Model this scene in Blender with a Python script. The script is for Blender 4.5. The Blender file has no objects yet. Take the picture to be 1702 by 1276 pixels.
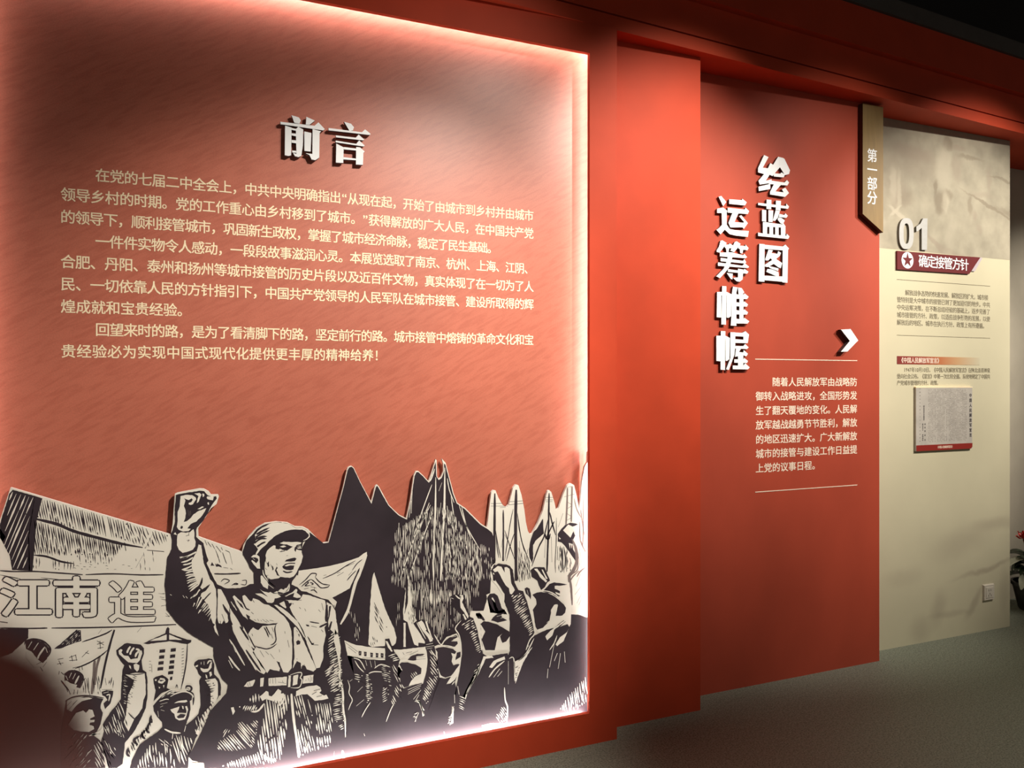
import bpy, bmesh, math, random
from mathutils import Vector
from mathutils.geometry import tessellate_polygon, delaunay_2d_cdt

S = bpy.context.scene
COL = S.collection
R = random.Random(7)
# ---------------------------------------------------------------- camera, world, lights
CAM_H = 1.4
F_PX = 1250.0
TH = math.radians(67.3)          # angle between the view axis and the run of the wall
AX, AY = math.cos(TH), math.sin(TH)
cam_data = bpy.data.cameras.new('camera')
cam_data.sensor_width = 36.0
cam_data.lens = F_PX / 1702 * 36.0
cam_data.shift_y = -0.0012
cam = bpy.data.objects.new('camera', cam_data)
COL.objects.link(cam)
cam.location = (0, 0, CAM_H)
cam.rotation_euler = (math.radians(90), 0, math.atan2(AY, AX) - math.pi / 2)
S.camera = cam
S.view_settings.view_transform = 'Standard'
S.view_settings.look = 'None'
S.view_settings.exposure = 0.0
S.view_settings.gamma = 1.0
S.view_settings.use_curve_mapping = False
S.cycles.use_denoising = True
S.cycles.max_bounces = 6

w = bpy.data.worlds.new('world')
S.world = w
w.use_nodes = True
w.node_tree.nodes['Background'].inputs[0].default_value = (1.0, 0.86, 0.74, 1)
w.node_tree.nodes['Background'].inputs[1].default_value = 0.15


def spot(name, loc, target, power, angle, blend=1.0, size=0.04, color=(1, 0.9, 0.78)):
    d = bpy.data.lights.new(name, 'SPOT')
    d.energy = power
    d.spot_size = math.radians(angle)
    d.spot_blend = blend
    d.shadow_soft_size = size
    d.color = color
    o = bpy.data.objects.new(name, d)
    COL.objects.link(o)
    o.location = loc
    o.rotation_euler = (Vector(target) - Vector(loc)).to_track_quat('-Z', 'Y').to_euler()
    return o


def strip(name, loc, direc, length, power, along, color=(1, 0.93, 0.84), spread=150):
    """one run of LED tape hidden behind the lip of the opening"""
    d = bpy.data.lights.new(name, 'AREA')
    d.shape = 'RECTANGLE'
    d.size = length
    d.size_y = 0.008
    d.energy = power
    d.color = color
    d.spread = math.radians(spread)
    o = bpy.data.objects.new(name, d)
    COL.objects.link(o)
    o.location = loc
    z = -Vector(direc).normalized()
    x = Vector(along).normalized()
    y = z.cross(x)
    from mathutils import Matrix
    o.matrix_world = Matrix.Translation(loc) @ Matrix((x, y, z)).transposed().to_4x4()
    return o


# opening of the light box
OX0, OX1, OZ0, OZ1 = -0.60, 1.40, 0.122, 2.675
spot('track_spot_intro', (1.55, 0.60, 3.25), (0.36, 2.63, 0.98), 500, 52, .9)
spot('track_spot_intro_title', (1.75, 0.95, 3.25), (0.60, 2.63, 1.98), 70, 52)
spot('track_spot_column', (2.35, 1.05, 3.20), (1.84, 2.66, 1.90), 340, 54)
spot('track_spot_section', (3.30, 0.85, 3.25), (2.80, 2.78, 1.75), 215, 54)
spot('track_spot_beige', (4.55, 0.75, 3.30), (3.78, 2.885, 1.68), 480, 53, .8)
spot('track_spot_far', (5.6, 1.5, 3.2), (5.0, 3.2, 1.50), 200, 44)
spot('added_floor_fill', (3.4, -0.4, 3.3), (3.2, 1.1, 0.0), 130, 50, 1.0, 0.1, (0.86, 1.0, 0.86))  # greenish fill lamp, unseen, added to brighten the floor
LEDY = 2.591
LEDC = (1.0, 0.95, 0.92)
LO, KI, SP = 0.090, 0.55, 50
strip('led_tape_right', (OX1 + LO, LEDY, (OZ0 + OZ1) / 2), (-1, KI, 0), OZ1 - OZ0 + .12, 3.3, (0, 0, 1), LEDC, SP)
strip('led_tape_left', (OX0 - LO, LEDY, (OZ0 + OZ1) / 2), (1, KI, 0), OZ1 - OZ0 + .12, 2.4, (0, 0, 1), LEDC, SP)
strip('led_tape_bottom', ((OX0 + OX1) / 2, LEDY, OZ0 - .03), (0, 0.3, 1), OX1 - OX0, 8, (1, 0, 0), LEDC, 130)
strip('led_tape_side', (OX1 + .03, LEDY, (OZ0 + OZ1) / 2), (-1, 0.3, 0), OZ1 - OZ0, 1.3, (0, 0, 1), LEDC, 130)
strip('led_tape_top', ((OX0 + OX1) / 2, LEDY, OZ1 + LO), (0, KI, -1), OX1 - OX0 + .12, 2.7, (1, 0, 0), LEDC, SP)


# ---------------------------------------------------------------- helpers
def proj(px, py, Y):
    """point of the wall plane y = Y seen at a pixel of the photograph -> (X, Z)"""
    t = (px - 851) / F_PX
    z = Y / (AY - AX * t)
    return z * (AX + t * AY), CAM_H + (636 - py) * z / F_PX


def mat(name, rgb, rough=0.6, noise=0.0, scale=20.0, bump=0.0, spec=0.5, metal=0.0, stretch=(1, 1, 1), rgb2=None):
    m = bpy.data.materials.new(name)
    m.use_nodes = True
    nt = m.node_tree
    b = nt.nodes['Principled BSDF']
    b.inputs['Roughness'].default_value = rough
    b.inputs['Specular IOR Level'].default_value = spec
    b.inputs['Metallic'].default_value = metal
    tc = nt.nodes.new('ShaderNodeTexCoord')
    mp = nt.nodes.new('ShaderNodeMapping')
    mp.inputs['Scale'].default_value = stretch
    nt.links.new(tc.outputs['Object'], mp.inputs[0])
    n = nt.nodes.new('ShaderNodeTexNoise')
    n.inputs['Scale'].default_value = scale
    n.inputs['Detail'].default_value = 4
    nt.links.new(mp.outputs[0], n.inputs['Vector'])
    rp = nt.nodes.new('ShaderNodeValToRGB')
    rp.color_ramp.elements[0].position = 0.3
    rp.color_ramp.elements[1].position = 0.7
    c2 = rgb2 or tuple(min(1, c * (1 + noise)) for c in rgb)
    c1 = tuple(c * (1 - noise) for c in rgb)
    rp.color_ramp.elements[0].color = (*c1, 1)
    rp.color_ramp.elements[1].color = (*c2, 1)
    nt.links.new(n.outputs[0], rp.inputs[0])
    nt.links.new(rp.outputs[0], b.inputs['Base Color'])
    if bump:
        bp = nt.nodes.new('ShaderNodeBump')
        bp.inputs['Strength'].default_value = bump
        bp.inputs['Distance'].default_value = 0.002
        nt.links.new(n.outputs[0], bp.inputs['Height'])
        nt.links.new(bp.outputs[0], b.inputs['Normal'])
    return m


def mesh_obj(name, verts, faces, mats, parent=None, midx=None, smooth=False):
    me = bpy.data.meshes.new(name)
    me.from_pydata(verts, [], faces)
    for m in (mats if isinstance(mats, (list, tuple)) else [mats]):
        me.materials.append(m)
    if midx:
        me.polygons.foreach_set('material_index', midx)
    if smooth:
        me.polygons.foreach_set('use_smooth', [True] * len(me.polygons))
    me.update()
    o = bpy.data.objects.new(name, me)
    COL.objects.link(o)
    if parent:
        o.parent = parent
    return o


class MB:
    def __init__(s):
        s.v, s.f, s.m = [], [], []

    def add(s, vs, fs, m=0):
        n = len(s.v)
        s.v += [tuple(v) for v in vs]
        s.f += [tuple(i + n for i in f) for f in fs]
        s.m += [m] * len(fs)

    def box(s, x0, x1, y0, y1, z0, z1, m=0):
        s.add([(x, y, z) for x in (x0, x1) for y in (y0, y1) for z in (z0, z1)],
              [(0, 1, 3, 2), (4, 6, 7, 5), (0, 4, 5, 1), (2, 3, 7, 6), (0, 2, 6, 4), (1, 5, 7, 3)], m)

    def prism(s, poly, y0, y1, m=0, ms=None):
        """poly: (X,Z) outline, front face at y0, back at y1"""
        n = len(poly)
        s.flat(poly, y0, m)
        s.flat(poly, y1, m)
        vs = [(x, y0, z) for x, z in poly] + [(x, y1, z) for x, z in poly]
        s.add(vs, [(i, (i + 1) % n, (i + 1) % n + n, i + n) for i in range(n)], m if ms is None else ms)

    def flat(s, poly, y, m=0):
        r = delaunay_2d_cdt([Vector(p) for p in poly], [], [list(range(len(poly)))], 1, 1e-6)
        s.add([(v[0], y, v[1]) for v in r[0]], [tuple(t) for t in r[2]], m)

    def build(s, name, mats, parent=None, **k):
        return mesh_obj(name, s.v, s.f, mats, parent, s.m, **k)


def tag(o, label, cat, group=None):
    o['label'] = label
    o['category'] = cat
    if group:
        o['group'] = group
    return o


def empty(name, loc, label, cat, group=None):
    o = bpy.data.objects.new(name, None)
    COL.objects.link(o)
    o.location = loc
    o.empty_display_size = 0.05
    return tag(o, label, cat, group)


def adopt(parent, o):
    """child meshes are modelled in world coordinates: shift them into the parent's frame"""
    o.parent = parent
    o.location = -Vector(parent.location)
    return o


def struct(o):
    o['kind'] = 'structure'
    return o


# ---- lettering: every character becomes a small flat mesh of the built-in font, laid out by hand
GL = {}


def glyph(ch, off, res=3):
    k = (ch, off, res)
    if k in GL:
        return GL[k]
    cu = bpy.data.curves.new('g', 'FONT')
    cu.body = ch
    cu.size = 1.0
    cu.offset = off
    cu.resolution_u = res
    o = bpy.data.objects.new('g', cu)
    COL.objects.link(o)
    me = bpy.data.meshes.new_from_object(o.evaluated_get(bpy.context.evaluated_depsgraph_get()))
    vs = [(v.co.x, v.co.y) for v in me.vertices]
    fs = [tuple(p.vertices) for p in me.polygons]
    bpy.data.objects.remove(o)
    bpy.data.curves.remove(cu)
    bpy.data.meshes.remove(me)
    GL[k] = (vs, fs)
    return GL[k]


def cell():
    vs, _ = glyph('国', 0.0)
    return min(v[0] for v in vs), max(v[0] for v in vs), min(v[1] for v in vs), max(v[1] for v in vs)


CELL = cell()
CW = CELL[1] - CELL[0]
CX, CY = (CELL[0] + CELL[1]) / 2, (CELL[2] + CELL[3]) / 2


def put_char(mb, ch, cx, cz, size_x, size_z, y, off=0.0, m=0, slant=0.0):
    """centre the character's em cell at (cx, cz); size = width/height of a full character's face"""
    if ch in ' \u3000':
        return
    vs, fs = glyph(ch, 0.0)
    if not vs:
        return
    if ord(ch) < 0x2000 or ch in '\u201c\u201d':
        gx = (min(v[0] for v in vs) + max(v[0] for v in vs)) / 2
    else:
        gx = CX
    kx, kz = size_x / CW, size_z / CW
    # weight: the thin built-in face is struck several times, each a hair aside and a hair deeper
    o = off
    shifts = [(0, 0)] if o <= 0.006 else ([(-o, -o * .7), (o, -o * .7), (-o, o * .7), (o, o * .7)] if o < .015 else
             [(-o, -o * .7), (o, -o * .7), (-o, o * .7), (o, o * .7), (0, 0), (-o, 0), (o, 0)])
    for q, (ox, oy) in enumerate(shifts):
        mb.add([(cx + (x + ox - gx) * kx, y + q * 2e-5, cz + (yy + oy - CY) * kz) for x, yy in vs], fs, m)


def line(mb, text, x0, x1, z, size_x, size_z, y, off=0.0, m=0, pitch=None):
    """x0..x1 are the outer edges of a justified line; half-width marks take half a cell"""
    wd = [0.55 if (ord(c) < 0x2000 or c in '\u201c\u201d') else 1.0 for c in text]
    tot = sum(wd)
    p = pitch or (x1 - x0) / tot
    x = x0
    for c, wc in zip(text, wd):
        put_char(mb, c, x + p * wc / 2, z, size_x, size_z, y, off, m)
        x += p * wc


# ---------------------------------------------------------------- materials
RED = mat('red_wall_paint', (0.55, 0.060, 0.022), 0.6, 0.06, 6, 0.05, spec=0.2)
SOFFIT = mat('dark_red_soffit_paint', (0.30, 0.030, 0.016), 0.6, 0.06, 6, spec=0.3)
WINE = mat('printed_rust_red', (0.42, 0.064, 0.033), 0.55, 0.10, 3.0, 0.03, spec=0.25, stretch=(1, 1, 0.6))
WHITE = mat('white_acrylic_letters', (0.84, 0.87, 0.90), 0.45, 0.02, 30)
CREAM = mat('cream_vinyl_lettering', (0.95, 0.80, 0.55), 0.6, 0.03, 30)
CREAM2 = mat('pale_vinyl_lettering', (0.95, 0.80, 0.65), 0.6, 0.03, 30)
GOLD = mat('brushed_gold_tag', (0.24, 0.155, 0.055), 0.5, 0.10, 60, spec=0.4, stretch=(1, 1, 0.1))
GOLD_D = mat('dark_tag_edge', (0.05, 0.02, 0.012), 0.6)
MAROON = mat('maroon_banner', (0.13, 0.008, 0.011), 0.8, 0.05, 40)
GREY_TXT = mat('grey_brown_print', (0.17, 0.145, 0.095), 0.7, 0.05, 40)
LILAC = mat('lilac_accent', (0.52, 0.46, 0.50), 0.5, 0.03, 40)
STEEL = mat('silver_numeral', (0.47, 0.48, 0.47), 0.4, 0.05, 40)
DARKEDGE = mat('dark_letter_side', (0.07, 0.05, 0.05), 0.6, 0.05, 40)
CHAR = mat('charcoal_ceiling_trim', (0.085, 0.075, 0.068), 0.7, 0.1, 10)
BLACK = mat('black_ceiling', (0.012, 0.012, 0.012), 0.8, 0.2, 3)


def intro_material():
    m = mat('rust_backboard_print', (0.53, 0.155, 0.098), 0.40, 0.07, 2.2, 0.0, spec=0.6)
    nt = m.node_tree
    b = nt.nodes['Principled BSDF']
    rp = b.inputs['Base Color'].links[0].from_node
    tc = nt.nodes['Texture Coordinate']
    mp = nt.nodes.new('ShaderNodeMapping')
    mp.inputs['Scale'].default_value = (5.0, 1, 30)
    ro = nt.nodes.new('ShaderNodeVectorRotate'); ro.rotation_type = 'Y_AXIS'
    ro.inputs['Angle'].default_value = math.radians(30)
    nt.links.new(tc.outputs['Object'], ro.inputs['Vector'])
    nt.links.new(ro.outputs[0], mp.inputs[0])
    n = nt.nodes.new('ShaderNodeTexNoise')
    n.inputs['Scale'].default_value = 2.6
    n.inputs['Detail'].default_value = 5
    n.inputs['Distortion'].default_value = 0.6
    nt.links.new(mp.outputs[0], n.inputs['Vector'])
    r2 = nt.nodes.new('ShaderNodeValToRGB')
    r2.color_ramp.elements[0].position = 0.36
    r2.color_ramp.elements[0].color = (0.74, 0.60, 0.56, 1)
    r2.color_ramp.elements[1].position = 0.56
    r2.color_ramp.elements[1].color = (1, 1, 1, 1)
    nt.links.new(n.outputs[0], r2.inputs[0])
    n2 = nt.nodes.new('ShaderNodeTexNoise')
    n2.inputs['Scale'].default_value = 260
    nt.links.new(tc.outputs['Object'], n2.inputs['Vector'])
    r3 = nt.nodes.new('ShaderNodeValToRGB')
    r3.color_ramp.elements[0].position = 0.3
    r3.color_ramp.elements[0].color = (0.86, 0.86, 0.86, 1)
    r3.color_ramp.elements[1].position = 0.7
    nt.links.new(n2.outputs[0], r3.inputs[0])
    a = nt.nodes.new('ShaderNodeMixRGB'); a.blend_type = 'MULTIPLY'; a.inputs[0].default_value = 0.42
    nt.links.new(rp.outputs[0], a.inputs[1]); nt.links.new(r2.outputs[0], a.inputs[2])
    c = nt.nodes.new('ShaderNodeMixRGB'); c.blend_type = 'MULTIPLY'; c.inputs[0].default_value = 1
    nt.links.new(a.outputs[0], c.inputs[1]); nt.links.new(r3.outputs[0], c.inputs[2])
    nt.links.new(c.outputs[0], b.inputs['Base Color'])
    return m


INTRO = intro_material()


def blob_chain(nt, base, tc, blobs, warp=0.05, wscale=7.0):
    """soft blots in the colour: each an ellipse with a feathered, slightly ragged edge (print of a faded photograph, fingertip blur on the mural)"""
    n = nt.nodes.new('ShaderNodeTexNoise')
    n.inputs['Scale'].default_value = wscale
    n.inputs['Detail'].default_value = 5
    nt.links.new(tc.outputs['Object'], n.inputs['Vector'])
    sub = nt.nodes.new('ShaderNodeVectorMath'); sub.operation = 'SUBTRACT'
    sub.inputs[1].default_value = (0.5, 0.5, 0.5)
    nt.links.new(n.outputs['Color'], sub.inputs[0])
    sc = nt.nodes.new('ShaderNodeVectorMath'); sc.operation = 'SCALE'
    sc.inputs['Scale'].default_value = warp
    nt.links.new(sub.outputs[0], sc.inputs[0])
    ad = nt.nodes.new('ShaderNodeVectorMath'); ad.operation = 'ADD'
    nt.links.new(tc.outputs['Object'], ad.inputs[0]); nt.links.new(sc.outputs[0], ad.inputs[1])
    cur = base
    for (x, z, rx, rz, rot, col, st, soft) in blobs:
        s0 = nt.nodes.new('ShaderNodeVectorMath'); s0.operation = 'SUBTRACT'
        s0.inputs[1].default_value = (x, 0, z)
        nt.links.new(ad.outputs[0], s0.inputs[0])
        mp = nt.nodes.new('ShaderNodeMapping')
        mp.vector_type = 'POINT'
        ro = nt.nodes.new('ShaderNodeVectorRotate'); ro.rotation_type = 'Y_AXIS'
        ro.inputs['Angle'].default_value = math.radians(rot)
        nt.links.new(s0.outputs[0], ro.inputs['Vector'])
        mp.inputs['Scale'].default_value = (1 / rx, 0, 1 / rz)
        nt.links.new(ro.outputs[0], mp.inputs[0])
        ln = nt.nodes.new('ShaderNodeVectorMath'); ln.operation = 'LENGTH'
        nt.links.new(mp.outputs[0], ln.inputs[0])
        mr = nt.nodes.new('ShaderNodeMapRange')
        mr.interpolation_type = 'SMOOTHSTEP'
        mr.inputs['From Min'].default_value = 1.0 + soft
        mr.inputs['From Max'].default_value = 1.0 - soft
        mr.inputs['To Min'].default_value = 0
        mr.inputs['To Max'].default_value = st
        nt.links.new(ln.outputs['Value'], mr.inputs['Value'])
        mx = nt.nodes.new('ShaderNodeMixRGB')
        nt.links.new(mr.outputs[0], mx.inputs[0])
        nt.links.new(cur, mx.inputs[1])
        mx.inputs[2].default_value = (*col, 1)
        cur = mx.outputs[0]
    return cur


def beige_material(name, base, blobs, noise=0.05, scale=4.0, warp=0.05, ws=7.0, rough=0.75, spec=0.15):
    m = mat(name, base, rough, noise, scale, 0.0, spec=spec)
    nt = m.node_tree
    b = nt.nodes['Principled BSDF']
    src = b.inputs['Base Color'].links[0].from_socket
    nt.links.new(blob_chain(nt, src, nt.nodes['Texture Coordinate'], blobs, warp, ws), b.inputs['Base Color'])
    return m


FINGER_BLUR = [(-0.69, 0.21, 0.41, 0.50, 0, (0.045, 0.0078, 0.004), 1.0, 0.16)]  # dark blur of a fingertip over the lens, painted into paper and ink colours
PAPER = beige_material('cream_print_stock', (0.86, 0.83, 0.74), FINGER_BLUR, 0.05, 3.0, rough=.45, spec=.5)
INK = beige_material('printed_black_ink', (0.036, 0.026, 0.034), FINGER_BLUR, 0.25, 6.0, rough=.42, spec=.5)
INKG = beige_material('printed_grey_ink', (0.20, 0.16, 0.15), FINGER_BLUR, 0.25, 6.0, rough=.42, spec=.5)
BOARDEDGE = mat('white_foam_board_edge', (0.85, 0.82, 0.78), 0.6)


def floor_material():
    m = mat('speckled_grey_vinyl', (0.24, 0.265, 0.215), 0.6, 0.12, 60, 0.25, spec=0.4)
    nt = m.node_tree
    b = nt.nodes['Principled BSDF']
    src = b.inputs['Base Color'].links[0].from_socket
    tc = nt.nodes['Texture Coordinate']
    v = nt.nodes.new('ShaderNodeTexNoise')
    v.inputs['Scale'].default_value = 170
    v.inputs['Detail'].default_value = 3
    nt.links.new(tc.outputs['Object'], v.inputs['Vector'])
    r = nt.nodes.new('ShaderNodeValToRGB')
    e = r.color_ramp.elements
    e[0].position = 0.36; e[0].color = (0.45, 0.45, 0.45, 1)
    e[1].position = 0.50; e[1].color = (1, 1, 1, 1)
    e2 = e.new(0.66); e2.color = (1.1, 1.1, 1.05, 1)
    e3 = e.new(0.74); e3.color = (1.9, 1.85, 1.7, 1)
    nt.links.new(v.outputs[0], r.inputs[0])
    mx = nt.nodes.new('ShaderNodeMixRGB'); mx.blend_type = 'MULTIPLY'; mx.inputs[0].default_value = 1
    nt.links.new(src, mx.inputs[1]); nt.links.new(r.outputs[0], mx.inputs[2])
    nt.links.new(mx.outputs[0], b.inputs['Base Color'])
    return m


FLOOR = floor_material()

# ---------------------------------------------------------------- setting
YF, YC, YD, YB, YE = 2.568, 2.657, 2.780, 2.885, 3.25      # frame, column, section panel, beige panel, far wall
ZT = 2.79
XF, XC, XD, XB = 1.521, 1.985, 3.168, 4.310
mb = MB(); mb.box(-4, 9, -3, 4.2, -0.05, 0.0)
struct(mb.build('floor', FLOOR))
mb = MB(); mb.box(-4, 9, -3, 4.2, 3.75, 3.80)
for k in range(16):
    mb.box(-4, 9, -2.9 + k * 0.42, -2.84 + k * 0.42, 3.66, 3.75)
struct(mb.build('ceiling', BLACK))
# framed wall round the light box
mb = MB()
TL = 0.018
mb.box(-1.6, OX0, YF, YF + TL, 0, ZT)
mb.box(OX1, XF, YF, YF + TL, 0, ZT)
mb.box(OX0, OX1, YF, YF + TL, 0, OZ0)
mb.box(OX0, OX1, YF, YF + TL, OZ1, ZT)
mb.box(XF - .02, XF, YF + TL, YC + .3, 0, ZT)
mb.box(-1.6, OX0 - .11, YF + TL, 2.7, 0, ZT)
mb.box(OX1 + .11, XF - .02, YF + TL, 2.7, 0, ZT)
mb.box(OX0 - .11, OX1 + .11, YF + TL, 2.7, 0, OZ0 - .06)
mb.box(OX0 - .11, OX1 + .11, YF + TL, 2.7, OZ1 + .11, ZT)
struct(mb.build('wall_left', RED))
mb = MB(); mb.box(XF, XC, YC, YC + .2, 0, ZT + .0)
struct(mb.build('wall_middle', RED))
mb = MB(); mb.box(XC - .05, 9, YE, YE + .1, 0, 3.6)
mb.box(XC, XB - .02, YB + .03, YE, 0, ZT)
FARW = beige_material('far_wall_print', (0.50, 0.46, 0.37), [], 0.12, 3.0)
struct(mb.build('wall_far', FARW))

# beam and soffit: runs at about four degrees to the wall
def beam_y(x):
    return 2.577 + (x - 1.526) * 0.0712


def slab(mb, x0, x1, yf0, yf1, yb, z0, z1, m=0):
    mb.add([(x0, yf0, z0), (x1, yf1, z0), (x1, yb, z0), (x0, yb, z0),
            (x0, yf0, z1), (x1, yf1, z1), (x1, yb, z1), (x0, yb, z1)],
           [(0, 1, 2, 3), (4, 5, 6, 7), (0, 1, 5, 4), (1, 2, 6, 5), (2, 3, 7, 6), (3, 0, 4, 7)], m)


bx0, bx1 = -1.6, 8.0
mb = MB()
slab(mb, bx0, bx1, beam_y(bx0), beam_y(bx1), 3.34, ZT, 2.845)
struct(mb.build('trim_1', RED))
mb = MB()
slab(mb, bx0, bx1, beam_y(bx0) + .012, beam_y(bx1) + .012, 3.34, 2.8455, 2.8515)
struct(mb.build('trim_2', SOFFIT))
mb = MB()
slab(mb, bx0, bx1, beam_y(bx0), beam_y(bx1), 3.34, 2.852, 2.99)
struct(mb.build('trim_3', RED))
mb = MB()
slab(mb, bx0, bx1, beam_y(bx0) - .035, beam_y(bx1) - .035, 3.34, 2.991, 3.175)
struct(mb.build('trim_4', RED))
mb = MB()
slab(mb, bx0, bx1, beam_y(bx0) - .05, beam_y(bx1) - .05, 3.34, 3.176, 3.255)
struct(mb.build('trim_5', CHAR))
mb = MB()
slab(mb, bx0, bx1, beam_y(bx0) + .1, beam_y(bx1) + .1, 3.34, 3.256, 3.75)
struct(mb.build('trim_6', BLACK))

# ---------------------------------------------------------------- light box with the foreword
BY = 2.635
T1 = BY - 0.0006
box = empty('light_box', (0.4, BY, 1.4), 'rust red recessed light box with the foreword in cream text and glowing edges', 'light box')
mb = MB(); mb.box(OX0 - .10, OX1 + .10, BY, BY + .01, OZ0 - .055, OZ1 + .10)
adopt(box, mb.build('backboard', INTRO))
L1 = ['在党的七届二中全会上，中共中央明确指出“从现在起，开始了由城市到乡村并由城市',
      '领导乡村的时期。党的工作重心由乡村移到了城市。”获得解放的广大人民，在中国共产党',
      '的领导下，顺利接管城市，巩固新生政权，掌握了城市经济命脉，稳定了民生基础。',
      '一件件实物令人感动，一段段故事滋润心灵。本展览选取了南京、杭州、上海、江阴、',
      '合肥、丹阳、泰州和扬州等城市接管的历史片段以及近百件文物，真实体现了在一切为了人',
      '民、一切依靠人民的方针指引下，中国共产党领导的人民军队在城市接管、建设所取得的辉',
      '煌成就和宝贵经验。',
      '回望来时的路，是为了看清脚下的路，坚定前行的路。城市接管中熔铸的革命文化和宝',
      '贵经验必为实现中国式现代化提供更丰厚的精神给养！']
X0, X1 = -0.383, 1.192
PIT = (X1 - X0) / 39.0
for i, tx in enumerate(L1):
    m_ = MB()
    z = 2.0405 - 0.0681 * i
    x0 = X0 + (2 * PIT + .012 if i in (0, 3, 7) else 0)
    if i in (0, 1, 3, 4, 5, 7):
        line(m_, tx, x0, X1, z, .0342, .0365, T1, 0.012)
    elif i == 2:
        line(m_, tx, x0, proj(826, 400, BY)[0], z, .0342, .0365, T1, 0.012)
    else:
        line(m_, tx, x0, 0, z, .0342, .0365, T1, 0.012, pitch=PIT * (1.0 if i == 6 else 1.03))
    adopt(box, m_.build('text_line', CREAM))['kind'] = 'stuff'

XFM = {'A': (200, 760, 4.2525), 'B': (0, 760, 4.2525), 'C': (500, 740, 5.67), 'D': (740, 740, 5.67),
       'E': (0, 1000, 4.622), 'F': (260, 1000, 4.622), 'G': (540, 930, 3.867), 'H': (740, 930, 3.867),
       'I': (780, 880, 6.38), 'J': (540, 1000, 4.622), 'K': (0, 980, 4.31), 'a': (270, 800, 8.508),
       'b': (400, 860, 9.115), 'c': (270, 900, 7.09), 'd': (380, 970, 7.505), 'e': (310, 1080, 6.51),
       'f': (440, 1080, 6.51), 'g': (200, 1120, 8.178), 'h': (90, 1030, 5.188), 'i': (480, 860, 9.114),
       'j': (640, 980, 6.38), 'k': (1180, 320, 7.975), 'l': (1180, 470, 7.975), 'T': (440, 170, 7.736),
       'N': (1150, 120, 3.545), 'O': (1150, 480, 3.645), 'Q': (1420, 160, 4.25), 'R': (1460, 200, 5.317),
       'P': (1510, 640, 10.633), 'p': (0, 0, 1)}


def cp(s):
    """'d 10,20 30,40 e 5,6' -> photo pixels; a letter switches the tracing sheet"""
    out, x = [], XFM['p']
    for tok in s.split():
        if ',' in tok:
            a, b_ = tok.split(',')
            out.append((x[0] + float(a) / x[2], x[1] + float(b_) / x[2]))
        else:
            x = XFM[tok]
    return out


def letters(name, data, Y, depth, label, cat, group=None, front=WHITE, side=DARKEDGE, back=None):
    """data: list of characters, each a list of strokes (solid outlines) -> one thing, one raised part per character"""
    allp = [proj(*p, Y) for ch in data for s_ in ch for p in cp(s_)]
    cx = sum(p[0] for p in allp) / len(allp)
    zb = min(p[1] for p in allp)
    root = empty(name, (cx, Y + depth, zb), label, cat, group)
    for ch in data:
        m_ = MB()
        for q, s_ in enumerate(ch):        # strokes overlap: each front a hair prouder than the last
            m_.prism([proj(*p, Y) for p in cp(s_)], Y - q * .00012, Y + depth, 0, 1)
        adopt(root, m_.build('raised_character', [front, side]))
    return root


letters('foreword_title', [
    ['T 345,165 440,195 465,235 445,275 380,262', 'T 535,185 645,235 575,290 528,285',
     'T 200,250 640,302 690,258 772,345 755,362 205,282', 'T 262,300 345,325 340,680 310,690 258,680',
     'T 400,345 430,315 495,350 490,560 470,690 430,705 385,690 365,650 408,665',
     'T 345,330 410,345 410,368 345,355', 'T 345,398 405,405 405,440 345,425',
     'T 345,485 405,490 405,530 345,520', 'T 345,560 405,565 405,572 345,568' if False else 'T 350,620 405,625 405,650 355,645',
     'T 508,375 600,395 590,635 510,625', 'T 615,345 725,375 705,395 700,710 650,745 600,735 575,680 525,655 612,665'],
    ['T 1020,250 1110,275 1148,320 1135,360 1090,368', 'T 820,330 1250,385 1290,348 1362,405 1350,420 820,360',
     'T 915,425 1170,455 1208,415 1280,480 1265,490 915,450', 'T 912,492 1175,535 1215,490 1285,555 1272,568 912,515',
     'T 920,530 1015,580 1010,780 915,775', 'T 1015,575 1175,595 1175,620 1015,605',
     'T 1175,575 1225,580 1285,632 1268,650 1262,805 1172,800', 'T 1010,705 1175,725 1175,745 1010,735']],
    BY - 0.018, 0.013, 'pair of white raised characters heading the foreword text', 'sign lettering')

# ---------------------------------------------------------------- woodcut-style cut-out mural
AYP = 2.612
LAY = 0.00022


def lerp(a, b, t):
    return (a[0] + (b[0] - a[0]) * t, a[1] + (b[1] - a[1]) * t)


def rough(poly, step=3.5, amp=0.35):
    out = []
    n = len(poly)
    for i in range(n):
        a, b_ = poly[i], poly[(i + 1) % n]
        L = math.hypot(b_[0] - a[0], b_[1] - a[1])
        k = max(1, int(L / step))
        for q in range(k):
            p = lerp(a, b_, q / k)
            if q and L > 0:
                nx, ny = (b_[1] - a[1]) / L, -(b_[0] - a[0]) / L
                d = R.uniform(-amp, amp)
                p = (p[0] + nx * d, p[1] + ny * d)
            out.append(p)
    return out


def smooth(pts, n=4):
    if len(pts) < 3:
        return pts
    out = []
    P_ = [pts[0]] + pts + [pts[-1]]
    for i in range(1, len(P_) - 2):
        p0, p1, p2, p3 = P_[i - 1:i + 3]
        for q in range(n):
            t = q / n
            out.append(tuple(0.5 * (2 * p1[c] + (p2[c] - p0[c]) * t + (2 * p0[c] - 5 * p1[c] + 4 * p2[c] - p3[c]) * t * t
                                    + (3 * p1[c] - p0[c] - 3 * p2[c] + p3[c]) * t ** 3) for c in (0, 1)))
    out.append(pts[-1])
    return out


XMAX, XMIN, ZMIN = OX1 + .016, OX0 - .02, OZ0 - .02


def clampw(p):
    return (min(XMAX, max(XMIN, p[0])), max(ZMIN, p[1]))


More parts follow.
